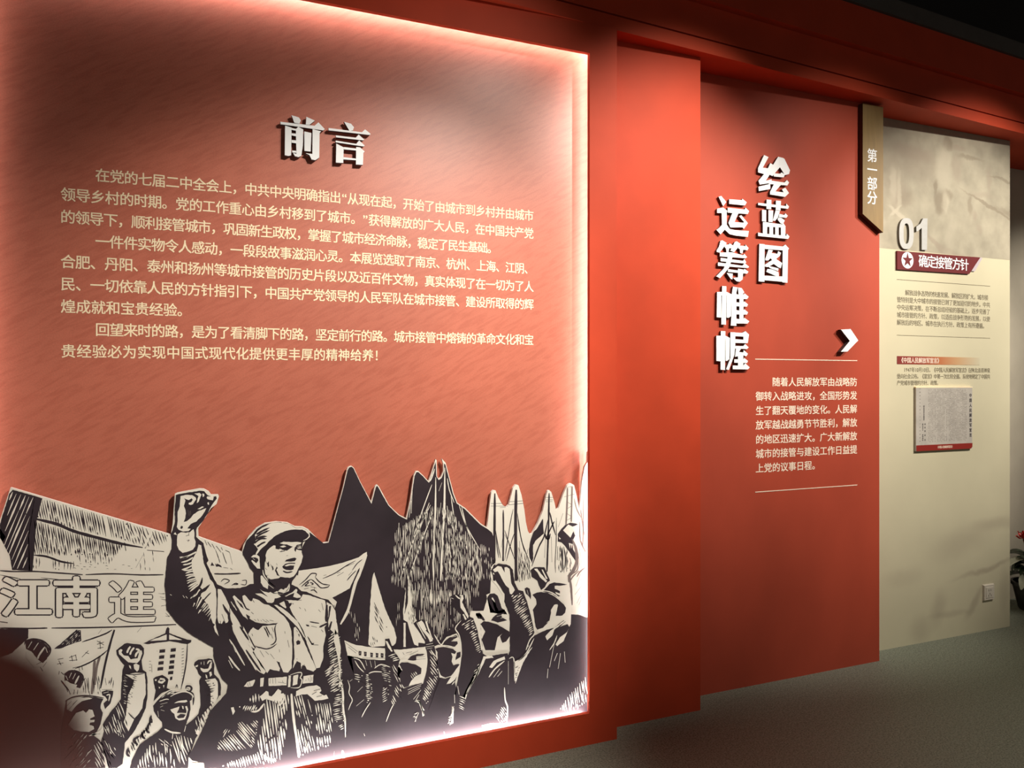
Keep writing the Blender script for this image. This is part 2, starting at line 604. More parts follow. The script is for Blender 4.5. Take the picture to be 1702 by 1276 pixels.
class Art:
    """one printed part of the mural: flat ink (0), paper-white (1) and grey (2) shapes laid over each other"""

    def __init__(s, layer=1):
        s.mb = MB()
        s.L = layer

    def y(s, l):
        return AYP - LAY * l

    def poly(s, pts, m, l, amp=0.35):
        if isinstance(pts, str):
            pts = cp(pts)
        q = [clampw(proj(x, y_, AYP)) for x, y_ in rough(pts, amp=amp)]
        s.mb.flat(q, s.y(l), m)

    def K(s, *ps, l=1, amp=0.35):
        for p_ in ps:
            s.poly(p_, 0, l, amp)

    def W(s, *ps, l=2, amp=0.35):
        for p_ in ps:
            s.poly(p_, 1, l, amp)

    def st(s, pts, w, m=0, l=3, tap=(0.35, 0.35), sm=True):
        if isinstance(pts, str):
            pts = cp(pts)
        if sm:
            pts = smooth(pts)
        n = len(pts)
        if n < 2:
            return
        le, ri = [], []
        for i, p_ in enumerate(pts):
            a, b_ = pts[max(0, i - 1)], pts[min(n - 1, i + 1)]
            L = math.hypot(b_[0] - a[0], b_[1] - a[1]) or 1
            nx, ny = (b_[1] - a[1]) / L, -(b_[0] - a[0]) / L
            t = i / (n - 1)
            k = min(1, tap[0] + t * 3.2) * min(1, tap[1] + (1 - t) * 3.2)
            h = w / 2 * k * R.uniform(0.88, 1.12)
            le.append((p_[0] + nx * h, p_[1] + ny * h))
            ri.append((p_[0] - nx * h, p_[1] - ny * h))
        vs, fs = [], []
        for a, b_ in zip(le, ri):
            vs += [clampw(proj(*a, AYP)), clampw(proj(*b_, AYP))]
        y_ = s.y(l)
        for i in range(n - 1):
            fs.append((2 * i, 2 * i + 1, 2 * i + 3, 2 * i + 2))
        s.mb.add([(x, y_, z) for x, z in vs], fs, m)

    def S(s, spec, w, m=0, l=3, tap=(0.35, 0.35)):
        """many strokes: 'd 1,2 3,4 / 5,6 7,8' - a slash starts the next stroke on the same sheet"""
        cur = 'p'
        for part in spec.split('/'):
            tk = part.split()
            if tk and tk[0] in XFM:
                cur = tk[0]
            else:
                tk = [cur] + tk
            for t in tk:
                if t in XFM:
                    cur = t
            s.st(' '.join(tk), w, m, l, tap)

    def hatch(s, region, d, gap, w, m=1, l=3, seg=(8, 30), keep=0.85, bend=0.06, hole=(1, 4)):
        pts = cp(region) if isinstance(region, str) else region
        L = math.hypot(*d)
        ux, uy = d[0] / L, d[1] / L
        nx, ny = -uy, ux
        ks = [p_[0] * nx + p_[1] * ny for p_ in pts]
        k = min(ks) + gap * 0.5
        while k < max(ks):
            xs = []
            for i in range(len(pts)):
                a, b_ = pts[i], pts[(i + 1) % len(pts)]
                ka, kb = a[0] * nx + a[1] * ny, b_[0] * nx + b_[1] * ny
                if (ka - k) * (kb - k) < 0:
                    p_ = lerp(a, b_, (k - ka) / (kb - ka))
                    xs.append(p_[0] * ux + p_[1] * uy)
            xs.sort()
            for q in range(0, len(xs) - 1, 2):
                t0, t1 = xs[q] + R.uniform(-1, 2), xs[q + 1] - R.uniform(-1, 2)
                t = t0
                while t < t1 - 1.5:
                    e = min(t1, t + R.uniform(*seg))
                    if R.random() < keep:
                        b0, b1 = R.uniform(-bend, bend) * (e - t), R.uniform(-bend, bend) * (e - t)
                        P_ = []
                        for c, bb in ((t, 0), ((t + e) / 2, b0), (e, b1)):
                            P_.append((ux * c + nx * (k + bb), uy * c + ny * (k + bb)))
                        s.st(P_, w * R.uniform(0.7, 1.25), m, l, (0.3, 0.15), sm=False)
                    t = e + R.uniform(*hole)
            k += gap * R.uniform(0.8, 1.2)

    def build(s, name, parent, label=None):
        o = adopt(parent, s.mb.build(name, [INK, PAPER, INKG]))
        o['kind'] = 'stuff'
        if label:
            o['label'] = label
        return o


mural = empty('cutout_mural', (0.4, AYP + .012, 0.11),
              'black and cream woodcut-style cut-out of a shouting soldier, crowd, ships and banners', 'mural')
outline = cp('p -60,930 -14,906 B 0,440 75,212 1205,545 A 356,545 370,470 385,258 400,250 480,235 560,220 590,222 625,240 640,262 '
             '690,262 697,275 680,330 640,360 600,425 550,500 553,560 860,668 870,620 905,560 960,500 1020,465 1100,453 1180,460 '
             '1235,488 1290,490 1330,510 1370,550 1420,600 C 205,920 258,911 350,570 400,385 433,235 440,212 455,200 478,193 '
             '500,210 560,340 665,535 700,385 718,368 735,385 830,560 880,610 930,655 995,688 1030,520 1065,280 1085,243 '
             '1110,243 1150,280 1205,340 1240,230 1270,130 1280,140 1283,290 1300,318 1322,300 1345,240 1342,170 1328,124 '
             '1365,165 1400,300 1440,450 1475,540 1550,590 1690,730 D 395,775 400,740 420,560 435,440 455,420 475,425 500,490 '
             '540,560 575,580 600,560 640,400 665,367 690,375 720,470 745,600 760,720 780,810 800,838 820,830 870,740 920,620 '
             '950,480 965,430 980,422 1000,440 1030,540 1045,612 1070,590 1110,470 1150,378 1170,360 1185,357 1215,375 1240,480 '
             '1262,600 1275,520 1290,330 1315,200 1340,160 p 990,750 1010,750 1010,1290 -60,1500')
mb = MB()
ow = [clampw(proj(x, y, AYP)) for x, y in outline]
mb.prism(ow, AYP, AYP + .012, 0, 1)
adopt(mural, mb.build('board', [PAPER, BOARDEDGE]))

# --- roofs, banner and lettering at the upper left
A1 = Art()
A1.K('B 66,255 90,228 248,272 205,560 212,800 85,795 70,700 0,560 0,470')
A1.hatch('B 20,640 75,240 235,280 200,560 190,790 90,790 80,720', (1, -2.35), 7.2, 2.6, 1, 2, (60, 140), 1, 0.01)
A1.W('B 0,575 30,650 80,790 0,790', l=3)
A1.K('B 245,272 300,290 260,440 230,800 205,800 200,560', 'B 0,500 40,560 20,600 0,570')
A1.hatch('B 300,295 560,365 900,460 880,580 560,520 260,430', (0.2, 1), 4.0, 2.5, 0, 1, (20, 60), 0.98, .02, (1, 2))
A1.hatch('B 900,462 1190,548 1180,600 1040,640 880,590', (0.33, 1), 4.3, 2.1, 0, 1, (10, 30), 0.92)
A1.hatch('B 240,445 560,540 880,610 820,700 560,690 240,690', (0.16, 1), 3.7, 2.4, 0, 1, (16, 44), 0.97, .03, (1, 2))
A1.hatch('B 540,690 840,640 780,760 560,745', (0.1, 1), 4.2, 1.5, 0, 1, (5, 20), 0.8)
A1.hatch('B 240,710 530,735 520,800 235,790', (0.0, 1), 5.2, 1.7, 0, 1, (6, 18), 0.85)
A1.S('B 255,435 400,470 520,520 700,570 860,610 1030,640', 5.0, 0, 2, (0.6, 0.2))
A1.S('B 240,690 330,700 430,735 520,750', 3.2, 0, 2)
A1.S('B 880,600 890,660 / 1040,655 1160,665', 3, 0, 2)
A1.S('B 1075,512 1010,650 935,800', 3.4, 1, 3, (0.8, 0.5))
A1.S('B 1085,530 1030,640 / 1010,690 960,780', 1.0, 0, 3)
A1.hatch('B 560,745 960,760 940,800 500,790', (1, 0.1), 5, 0.9, 0, 1, (2, 6), 0.5, 0.2, (3, 9))
A1.hatch('B 960,680 1120,650 1100,800 960,800', (0.1, 1), 7, 1.3, 0, 1, (4, 14), 0.6)
A1.S('B 0,800 100,806 240,805 400,815 585,828 / 605,828 800,822 1000,830 1155,828', 2.2, 0, 2, (.6, .6))
A1.S('B 0,830 80,845 145,858 / 290,850 430,865 560,885 / 210,875 330,890', 1.1, 0, 2)
A1.S('B 0,1205 200,1208 335,1205 / 365,1205 600,1203 900,1195 1245,1180 / 0,1160 55,1168', 2.3, 0, 2, (.6, .6))
A1.S('B 970,1235 1000,1200', 1.4, 0, 2)
A1.K('p -20,1045 47,1045 47,1060 20,1085 -20,1100')
# hero's far side: more roof lines and banner end
A1.S('a 600,830 630,900 / 640,855 690,925 / 700,880 740,950 / 760,910 830,1000 / 830,930 850,970 / 890,970 950,1000', 2.2, 0, 2)
A1.S('a 750,960 800,1100 810,1150 / 850,1000 880,1090 910,1165 / 950,1000 990,1170', 1.1, 0, 2)
A1.K('a 680,1190 700,1140 735,1190', 'a 760,1190 770,1160 830,1190 840,1215')
A1.S('a 750,1160 770,1200 800,1170 / 860,1215 930,1225 / 960,1225 990,1245', 1.6, 0, 2)
A1.S('c 610,378 760,380 922,372', 2.3, 0, 2, (.6, .6))
A1.S('c 690,470 730,438 790,460 730,502 / 815,515 860,490 890,500 840,505', 1.6, 0, 2)
A1.S('A 860,870 890,868 885,900 850,895 / 270,960 310,965 / 280,985 310,990 / 320,1120 350,1125', 1.3, 0, 2)


def hollow(art, ch, cx, cy, wpx, hpx, l, o0=.052, o1=.022):
    """hollow brush character: a fat ink version under a thinner paper version"""
    vs, fs = glyph(ch, 0.0)
    for off, m, dl in ((o0, 0, 0), (o1, 1, 1)):
        for q in range(8):
            ox, oy = off * math.cos(q * math.pi / 4), off * math.sin(q * math.pi / 4)
            P_ = [proj(cx + (x + ox - CX) / CW * wpx, cy - (y + oy - CY) / CW * hpx, AYP) for x, y in vs]
            art.mb.add([(x, art.y(l + dl) + q * 1e-5, z) for x, z in P_], fs, m)


hollow(A1, '江', 43, 993, 74, 58, 2)
hollow(A1, '南', 127, 993, 68, 58, 2)
hollow(A1, '進', 219, 1001, 68, 62, 2, .036, .014)
A1.S('B 1150,960 1190,965 / 1140,1000 1190,1010 / 1140,1050 1190,1040 / 1170,1100 1200,1125', 1.5, 0, 2)
A1.build('printed_banner', mural, 'white banner with hollow characters under hatched roofs')

# --- hill and rocky peaks
A2 = Art()
A2.K('C 214,922 262,916 355,570 405,385 440,237 455,208 478,201 496,215 557,345 666,552 706,395 718,380 728,392 825,565 875,615 925,662 '
     '1000,699 1037,520 1071,290 1089,252 1108,252 1150,290 1208,353 1246,235 1271,150 1277,290 1300,327 1326,307 1351,240 '
     '1349,170 1362,180 1393,300 1433,455 1468,546 1545,600 1690,745 D 395,785 440,822 468,900 475,1090 430,1150 430,1276 '
     'I 220,700 190,850 60,900 j 800,800 640,1276 300,1276 p 640,1200 540,1180 540,1060 560,1000 A 1400,900 1180,800 1250,700 1340,530', amp=.15)
A2.S('C 1271,300 1268,600 1255,900 1250,1276', 3.0, 1, 2, (0.2, 0.6))
A2.S('C 1357,210 1352,600 1335,900 1318,1276', 3.4, 1, 2, (0.2, 0.6))
A2.S('C 1235,370 1150,600 1060,860 / 1222,560 1080,850 930,1276 / 1240,640 1120,950 1035,1205 / 1210,540 1130,760 1100,840', 1.6, 1, 2)
A2.S('C 1050,430 1040,640 / 1040,520 1020,680 / 925,730 920,900 / 970,800 968,1000 / 1000,780 985,960', 2.0, 1, 2)
A2.S('C 1380,310 1400,420 1445,540 / 1415,480 1440,650 1468,800 / 1490,560 1560,760 1690,985 / 1515,580 1560,760 1605,880 / '
     '1370,880 1390,970 1420,1060 / 1400,700 1430,780 / 1320,540 1310,640 / 1330,350 1300,430', 1.5, 1, 2)
A2.S('C 1255,190 1230,290 / 1262,220 1235,300 1215,340', 1.8, 1, 2)
A2.hatch('C 890,800 1010,720 1250,560 1420,620 1701,1010 p 800,990 720,1004 650,968', (0.03, 1), 2.7, 1.15, 1, 2, (8, 34), 0.78, .02, (2, 8))
A2.hatch('D 30,700 200,900 450,960 470,1276 0,1276', (0.06, 1), 2.7, 1.1, 1, 2, (5, 20), 0.7, .03, (2, 8))
A2.hatch('j 270,0 900,0 930,280 800,320 560,560 480,400 300,330', (0.02, 1), 2.5, 1.2, 1, 2, (14, 44), 0.88, .015, (1, 5))
A2.hatch('C 980,740 1240,620 1180,900 930,1276 870,1276', (0.0, 1), 3.3, 1.5, 1, 2, (8, 26), 0.55, .02, (3, 16))
A2.hatch('C 1370,560 1480,700 1600,1000 1450,1276 1360,1200', (0.1, 1), 3.1, 1.5, 1, 2, (8, 24), 0.6, .02, (3, 14))
A2.hatch('j 470,0 500,0 505,150 480,160', (0, 1), 1.2, 1.5, 1, 3, (30, 50), 1, .02)
A2.hatch('J 170,60 250,90 280,310 220,300', (0.08, 1), 3, 1.0, 1, 2, (5, 18), 0.6, .02, (2, 8))
A2.hatch('j 130,130 170,130 150,420 110,380', (0.02, 1), 2.5, 0.9, 1, 2, (5, 18), 0.6, .02, (2, 8))
A2.build('printed_hill', mural, 'dark hill with jagged peaks scratched by fine white lines')

# --- flag, pennants and small banner
A3 = Art()
A3.W('i 150,803 400,769 600,735 800,688 950,640 1060,600 1130,545 1182,517 1183,590 1140,690 1070,840 1000,970 920,1072 800,1140 '
     '640,1222 600,1240 400,1200 140,1100 40,1020 40,980 110,930 140,870', l=2, amp=.15)
A3.S('i 1178,560 1080,830 1000,1020 G 150,320 100,415', 4.6, 1, 3, (0.6, 0.45))
A3.S('i 1073,760 1030,860 930,1075', 2.4, 0, 4, (.2, .8))
A3.S('i 515,922 700,840 850,740 1010,652 / 730,885 830,825 / 730,845 780,822 / 960,800 1030,700 1112,632 / 880,952 940,880 1020,800 / '
     '905,875 960,815 / 860,740 990,690 / 525,878 570,865', 1.5, 0, 4)
A3.S('i 158,1018 250,945 330,855 375,842 418,852 400,900 / 400,900 450,960 520,1005 620,1020 / 620,1020 585,1052 490,1062 430,1010 370,955 '
     '335,932 / 335,932 270,975 190,1045 / 260,975 300,985 245,1030 330,1025 / 320,980 370,1000 340,1020 / 230,1080 300,1065 / '
     '330,1045 420,1065 / 330,1105 380,1095 430,1140 / 385,1050 390,1110', 1.7, 0, 4)
A3.W('G 303,130 310,95 318,80 325,110 352,200 382,300 415,380 445,440 460,500 455,535 440,552 300,560 280,545 285,420 290,300', l=2)
A3.hatch('G 315,230 345,330 400,440 370,470 320,380', (0.5, 1), 3.2, 1.5, 0, 3, (8, 20), 0.8)
A3.hatch('G 295,480 340,520 320,560 290,550', (0.3, 1), 2.6, 1.2, 0, 3, (5, 12), 0.8)
A3.W('G 535,100 545,130 556,250 565,345 590,390 600,470 600,555 575,545 550,470 530,400 505,385 502,330 515,220', l=2)
A3.K('G 525,130 535,125 532,280 512,350', l=3)
A3.hatch('G 540,160 560,345 590,400 560,420 535,380', (0.15, 1), 2.6, 1.0, 0, 3, (4, 12), 0.7)
A3.S('G 512,405 512,480 512,560', 3.6, 1, 3, (1, 1))
A3.W('G 125,518 200,548 300,562 480,578 640,560 660,600 640,800 520,760 420,700 390,645 270,640 225,660 195,700 182,728 150,640', l=2)
A3.K('G 190,640 270,640 400,655 480,690 520,760 185,760', l=3)
for q, (gx, gy) in enumerate(((226, 601), (260, 606), (300, 612), (335, 614), (368, 615))):
    A3.K(f'G {gx-9},{gy-16} {gx+9},{gy-13} {gx+7},{gy+14} {gx-8},{gy+13}', l=3)
    A3.S(f'G {gx-5},{gy} {gx+5},{gy-4}', 1.0, 1, 4)
A3.S('G 150,560 200,600 / 130,530 210,590 / 240,630 390,632', 1.4, 0, 3)
A3.S('G 520,600 560,590 / 545,610 600,585 / 500,595 510,610', 1.8, 0, 3)
A3.S('G 260,645 270,680 / 290,648 300,690 / 320,648 325,690', 1.6, 1, 4)
A3.build('printed_flag', mural, 'white flag on a pole with pennants and a small banner')

# --- ships at the right
A4 = Art()
A4.S('D 467,452 465,700 462,1000 460,1276', 4.0, 0, 2, (.5, 1))
A4.S('D 430,548 540,545 / 428,572 590,572 / 515,585 570,582 / 605,530 735,522 / 600,560 735,545', 1.5, 0, 2)
A4.S('D 546,608 548,800 545,1090', 2.6, 0, 2, (.4, 1))
A4.S('D 669,418 663,700 665,1000 668,1276', 5.0, 0, 2, (.5, 1))
A4.S('D 640,600 615,720 590,880 560,1080 / 620,700 590,860 / 560,800 600,920 660,1090 / 470,780 495,930 522,1060 / 478,820 488,960 505,1060 / '
     '655,820 620,920 575,1090 / 680,640 700,800 745,1000 / 690,700 720,900 800,1110 / 700,900 705,1100 / 720,1000 725,1276 / 690,960 690,1276 / '
     '548,820 530,960 / 560,840 590,900 / 775,980 772,1020 / 790,1120 800,1276', 1.4, 0, 2)
A4.hatch('D 690,960 790,1060 810,1276 680,1276', (0.15, 1), 2.8, 1.2, 0, 2, (6, 20), 0.75)
A4.hatch('I 510,330 640,330 650,560 560,640 520,560', (0.05, 1), 3.0, 1.2, 0, 2, (6, 20), 0.7)
A4.hatch('D 380,1080 470,1060 470,1276 430,1276', (0.05, 1), 2.5, 1.0, 0, 2, (6, 20), 0.7)
A4.S('D 979,450 976,600 972,800 958,1190', 2.8, 0, 2, (.5, .8))
A4.S('D 945,492 1015,490 / 942,515 1015,512 / 948,530 1010,528', 1.3, 0, 2)
A4.S('D 985,630 1005,720 1040,845 / 1028,715 990,790 950,880 / 968,700 930,860 880,960 815,1140', 2.2, 0, 2)
A4.K('D 920,690 930,830 850,900 828,940 830,1060 818,1110 795,1060 788,980 805,890 835,810 860,790')
A4.S('D 1048,680 1046,900 1036,1090 1040,1200 / 945,870 935,1060 / 1000,860 1005,1100', 1.2, 0, 2)
A4.S('D 940,830 950,870 975,880 990,830', 3, 0, 2)
A4.S('D 1152,400 1148,560 1138,750 / 1196,390 1192,560 1188,720', 2.6, 2, 2, (.8, .8))
A4.S('D 1145,395 1205,385 / 1120,485 1220,458 / 1145,530 1195,560 / 1145,600 1190,570 / 1145,640 1190,670 / 1140,710 1190,680', 1.6, 2, 2)
A4.S('D 1110,640 1065,770 / 1215,500 1240,600 1280,680 / 1275,600 1290,700 1310,850 / 1300,450 1300,860 1290,950 / 1270,720 1275,900 1330,1010', 1.4, 2, 2)
A4.K('D 1060,835 1095,785 1130,750 1180,728 1230,735 1250,745 1200,765 1160,745 1110,800 1180,870 1210,810 1225,850 1200,900 1205,980 1235,1030 1240,1110 '
     '1180,1020 1130,950 1095,915 1060,905')
A4.W('D 1140,800 1180,765 1250,770 1230,830 1190,790 1180,820', 'D 1070,860 1090,880 1075,885', 'D 1165,920 1175,975 1185,920 1190,975 1200,930')
A4.S('D 1100,960 1105,1060 1102,1190 / 1140,1010 1145,1190 / 1175,1060 1190,1120 / 1060,950 1055,1080', 2.2, 0, 2)
A4.S('I 1090,100 1130,200 1140,330 1100,440 1060,500 1080,640 1090,800', 5.0, 2, 2)
A4.S('I 1195,430 1130,600 / 1215,560 1120,690 / 1210,640 1140,780 / 1190,520 1180,540 / 1240,620 1160,800 / 1170,200 1190,410 / 1155,270 1175,400 / '
     '1185,120 1230,240', 1.3, 2, 3)
A4.hatch('I 920,180 1040,200 1090,420 940,440', (0.02, 1), 5.2, 1.5, 0, 2, (12, 30), 0.7)
A4.hatch('D 880,860 935,850 930,1100 850,1120', (-.5, 1), 7, 1.0, 0, 2, (5, 16), 0.5)
A4.hatch('D 1060,930 1200,1000 1230,1190 1050,1200', (0.02, 1), 6, 1.6, 0, 2, (8, 26), 0.6)
A4.S('D 1240,1000 1250,1100 1240,1180 1150,1230 / 1260,1180 1200,1240 1180,1276 / 1320,1150 1270,1190 1240,1240', 1.8, 2, 3)
A4.S('I 1000,180 1020,300 1015,400 / 960,190 950,330', 1.8, 0, 3)
A4.build('printed_ships', mural, 'masts and rigging of ships behind the raised fists')

# --- the crowd at the right
A5 = Art()
# ground of ink that the figures rise from
A5.K('j 0,780 100,700 G 200,760 260,800 300,760 480,880 560,900 620,860 700,900 760,820 850,850 H 230,560 250,640 400,640 420,560 560,560 760,480 I 1000,1000 1040,990 '
     '1060,900 1150,900 1250,930 p 1010,1030 1010,1290 520,1330 520,1100 560,1085', l=2)
# light ground behind the three heads and the fists
A5.W('I 20,860 150,860 200,700 340,830 400,860 440,1000 430,1140 400,1276 300,1276 180,1276 120,1276 60,1060 0,920', l=3)
A5.W('I 520,560 640,520 780,560 900,540 1060,560 1080,760 1075,1000 1020,1120 960,1200 800,1180 700,1050 680,1120 560,860 520,700', l=3)
A5.W('j 520,600 600,570 650,500 760,460 800,540 812,700 790,860 740,950 650,1030 600,940 555,910 540,830 520,700', l=3)
A5.W('j 130,780 220,700 330,650 425,600 450,720 440,880 400,990 300,1030 200,1060 130,900', l=3)
A5.W('j 340,410 430,510 420,570 350,560', l=3)
A5.W('I 180,690 250,660 350,800 400,900 220,880', l=3)
# arm and head 1 (largest, right)
A5.K('I 228,432 255,390 310,358 390,368 430,385 462,425 480,560 520,640 570,650 612,760 650,900 690,1090 650,1190 600,1276 430,1276 425,900 370,760 375,680 '
     '310,580 250,490', l=4)
A5.W('I 248,425 300,385 340,392 360,430 375,455 372,400 395,395 425,415 438,520 445,570 482,640 450,685 430,680 420,620 385,590 350,530 320,470 300,440 270,450', l=5)
A5.W('I 250,455 262,460 265,478 252,470', l=5)
A5.S('I 225,440 235,520 300,600 360,700 / 225,430 270,360 380,350', 1.3, 1, 5)
A5.hatch('I 440,700 560,670 600,760 650,930 680,1080 640,1130 560,960 480,850', (1, -0.75), 3.6, 1.9, 1, 5, (8, 20), 0.85, .05)
A5.S('I 600,1276 640,1170 690,1110', 1.8, 1, 5)
A5.K('I 790,640 850,575 900,558 1040,580 980,592 905,595 905,625 960,650 965,700 930,715 880,680 780,655', l=4)
A5.K('I 668,690 700,668 760,660 830,668 890,700 950,745 1000,790 1025,830 1015,880 985,910 915,915 925,860 940,800 915,790 880,840 862,900 850,960 820,1000 '
     '780,1040 720,1060 702,1030 690,950 672,850 712,790 705,735', l=4)
A5.W('I 925,600 1030,605 1020,615 920,625', 'I 910,660 1000,690 990,715 920,680', l=5)
A5.S('I 660,690 760,648 870,665 960,730 1020,790', 1.6, 1, 5)
A5.K('I 690,1120 820,1060 900,1040 1000,960 1020,975 960,1030 1040,1000 1060,1030 1020,1120 1010,1276 620,1276 640,1180', l=4)
A5.W('I 805,1130 860,1070 1010,960 1018,970 900,1060 880,1120 825,1172', 'I 915,1215 960,1140 1040,1080 1000,1180 930,1235', l=5)
A5.W('I 835,970 900,940 895,950 840,985', 'I 865,850 900,795 935,790 930,850 910,910 870,920', l=5)
A5.S('I 850,1276 900,1200 930,1120 / 820,985 870,950 / 900,1000 960,960', 1.6, 1, 5)
A5.K('I 585,625 610,610 640,625 655,700 650,740 625,700 600,680', l=4)
A5.S('I 612,640 625,690', 1.6, 1, 5)
A5.K('I 648,430 690,398 795,398 815,440 855,540 825,560 800,610 760,640 735,590 720,540 660,500', l=4)
A5.W('I 685,415 720,412 760,470 825,545 810,560 745,500 720,450', 'I 765,420 780,425 830,520 810,520', l=5)
A5.K('I 70,885 110,880 150,930 170,975 140,960 110,920 95,925 100,950 70,910', l=4)
A5.K('I 190,720 215,680 265,675 300,700 350,850 310,860 290,820 270,760 250,720 235,720 275,870 240,830', l=4)
# head 2
A5.K('I 118,1000 150,970 200,975 300,1005 390,1060 425,1080 428,1130 390,1185 350,1200 325,1130 350,1100 300,1140 285,1200 270,1276 170,1276 130,1165 168,1080', l=4)
A5.K('I 228,965 250,930 290,895 385,870 340,900 345,930 400,960 340,975 300,985', l=4)
A5.S('I 150,966 240,970 320,1000 400,1050', 1.7, 1, 5)
A5.S('I 290,920 385,895 / 330,940 390,925', 1.4, 1, 5)
A5.K('H 225,400 240,600 270,620 400,600 420,640 380,740 300,800 100,900 200,700 245,640', l=4)
A5.W('H 245,620 300,615 310,630 260,635 210,740 140,860 130,870 195,740 235,650', l=5)
A5.W('H 282,690 310,650 380,620 385,640 330,660 300,695', l=5)
A5.S('H 280,755 320,700 380,650 / 310,755 350,700 / 335,750 365,715', 2.2, 1, 5)
A5.S('H 410,635 440,635 445,780 / 405,650 405,800', 1.5, 1, 5)
A5.W('H 440,655 480,640 560,560 500,660 450,795', l=5)
A5.hatch('H 445,690 480,680 470,740 450,790', (1, -.6), 3, 1.2, 0, 6, (3, 8), 0.9)
A5.S('H 570,505 520,600 470,650', 1.8, 1, 5)
# centre arm
A5.K('j 690,70 750,45 830,48 848,60 855,160 900,285 935,300 980,430 1018,640 1010,790 965,900 870,1080 850,1180 780,1180 740,1100 760,1000 790,860 812,700 '
     '800,540 742,412 805,325 800,260 720,180', l=4)
A5.W('j 790,50 825,55 832,90 815,130 850,200 885,280 875,305 840,240 800,190 795,110', 'j 820,260 835,255 865,310 850,320', l=5)
A5.S('j 745,55 790,92 800,60 / 700,85 725,95', 2.0, 1, 5)
A5.S('j 805,325 745,405 780,470 802,560 812,690', 1.8, 1, 5)
A5.hatch('j 815,370 920,295 945,330 1010,600 1010,700 960,640 900,470', (1, -0.62), 3.7, 1.8, 1, 5, (6, 16), 0.9, .05)
A5.hatch('j 1010,760 980,900 930,960 940,850', (1, -0.9), 3.4, 1.2, 1, 5, (5, 12), 0.9, .05)
A5.S('j 1012,800 960,930 880,1060 850,1160', 2.0, 1, 5)
A5.hatch('j 780,1110 870,1160 830,1276 780,1276', (1, 0.5), 3.2, 1.6, 1, 5, (5, 14), 0.9)
A5.S('j 770,1020 785,1110 / 735,1110 738,1200 / 712,1235 712,1270', 2.0, 1, 5)
# head 3
A5.K('j 530,625 560,612 620,605 720,625 755,655 740,680 700,668 715,710 705,760 725,800 770,785 790,790 740,860 700,910 640,930 590,905 575,870 560,810 540,770 558,720 '
     '555,660', 'j 602,592 630,545 680,505 755,478 770,500 700,545 765,545 770,570 740,602 660,602', 'j 760,665 800,655 800,710 745,745', l=4)
A5.S('j 520,605 600,590 700,600 770,640', 1.8, 1, 5)
A5.S('j 700,500 755,490 / 720,525 770,510', 1.4, 1, 5)
A5.K('j 590,930 640,940 700,920 650,1000 740,980 760,1050 740,1276 460,1276 540,1060', l=4)
A5.hatch('j 655,960 760,870 740,980 670,1040', (-1, 1.3), 3.0, 1.5, 1, 5, (6, 18), 0.9)
A5.K('j 610,440 640,410 690,470 680,490 650,480 640,440 625,440', 'j 680,275 700,260 750,360 740,400 720,370', 'j 960,250 1021,260 1021,310 980,300', l=4)
# arm beside head 3
A5.K('j 300,355 330,332 400,312 460,350 500,400 520,480 590,585 540,580 430,565 350,430', 'j 415,570 520,560 540,700 560,800 575,920 520,1050 450,1170 400,1140 370,1130 '
     '400,1000 440,850 455,780 440,650', l=4)
A5.W('j 345,345 385,322 405,345 440,420 430,430 470,470 505,540 475,552 450,500 400,440 370,390', 'j 425,335 440,330 490,480 510,520 500,530 455,430', l=5)
A5.S('j 335,345 370,410 430,520 / 520,470 560,540 590,582', 1.6, 1, 5)
A5.S('j 435,580 510,565 / 430,605 520,590 / 440,625 500,615', 1.8, 1, 5)
A5.hatch('j 470,630 530,640 560,800 570,900 540,1000 450,1180 390,1150 440,1000 480,820', (0.75, 1), 3.5, 1.9, 1, 5, (8, 22), 0.9, .05)
# head 4
A5.K('j 148,790 175,768 240,768 330,795 385,830 380,890 330,910 280,960 250,1020 200,1035 165,985 150,900 185,850', 'j 238,742 270,705 340,678 420,680 400,695 330,705 '
     '330,745 300,750', l=4)
A5.hatch('j 260,900 320,850 400,930 330,1000', (0.7, 1), 3, 1.5, 1, 5, (6, 16), 0.9)
A5.S('j 145,772 220,750 310,775 390,825', 1.8, 1, 5)
A5.S('j 330,715 420,705 / 320,735 430,730', 1.2, 0, 5)
A5.K('j 180,1050 260,1020 390,985 380,1060 350,1140 300,1180 200,1200 160,1120', l=4)
A5.S('j 240,1060 390,995 / 245,1085 380,1015 / 240,1105 370,1040 / 300,1160 380,1060 / 325,1170 360,1110', 2.0, 1, 5)
A5.W('j 320,1180 365,1170 380,1210 420,1276 385,1276 360,1200', l=5)
A5.hatch('j 380,1120 470,1190 440,1220 390,1150', (0.6, 1), 3.4, 1.8, 1, 5, (5, 14), 0.95)
# left small arms and heads of the group
A5.K('j 0,520 45,515 60,560 100,660 160,740 150,760 130,900 190,1050 90,1240 40,1180 40,900 0,760', l=4)
A5.W('j 5,540 25,545 80,650 65,655 30,610', l=5)
A5.hatch('j 40,700 110,670 160,740 90,760', (1, -0.3), 3.2, 1.8, 1, 5, (8, 18), 0.9)
A5.hatch('j 60,760 130,850 180,1050 90,1250 60,1180 120,1000', (0.55, 1), 3.4, 1.8, 1, 5, (8, 20), 0.9)
A5.K('J 330,550 440,530 450,640 380,700 350,680', 'J 205,430 250,425 320,540 300,600 230,600', l=4)
A5.S('J 220,430 270,450 310,520 / 230,450 260,500 300,540', 1.6, 1, 5)
A5.S('J 335,550 380,535 470,540 / 380,510 430,480 500,500', 1.7, 1, 5)
A5.hatch('J 430,490 505,500 510,650 450,620 440,560', (1, 0.25), 3.2, 1.2, 1, 5, (5, 14), 0.85)
A5.hatch('J 440,660 500,650 480,760 440,780', (1, -0.6), 3.2, 1.4, 1, 5, (5, 12), 0.85)
A5.hatch('J 310,560 350,560 370,740 320,780', (1, 0.25), 3.2, 1.8, 1, 5, (4, 10), 0.9)
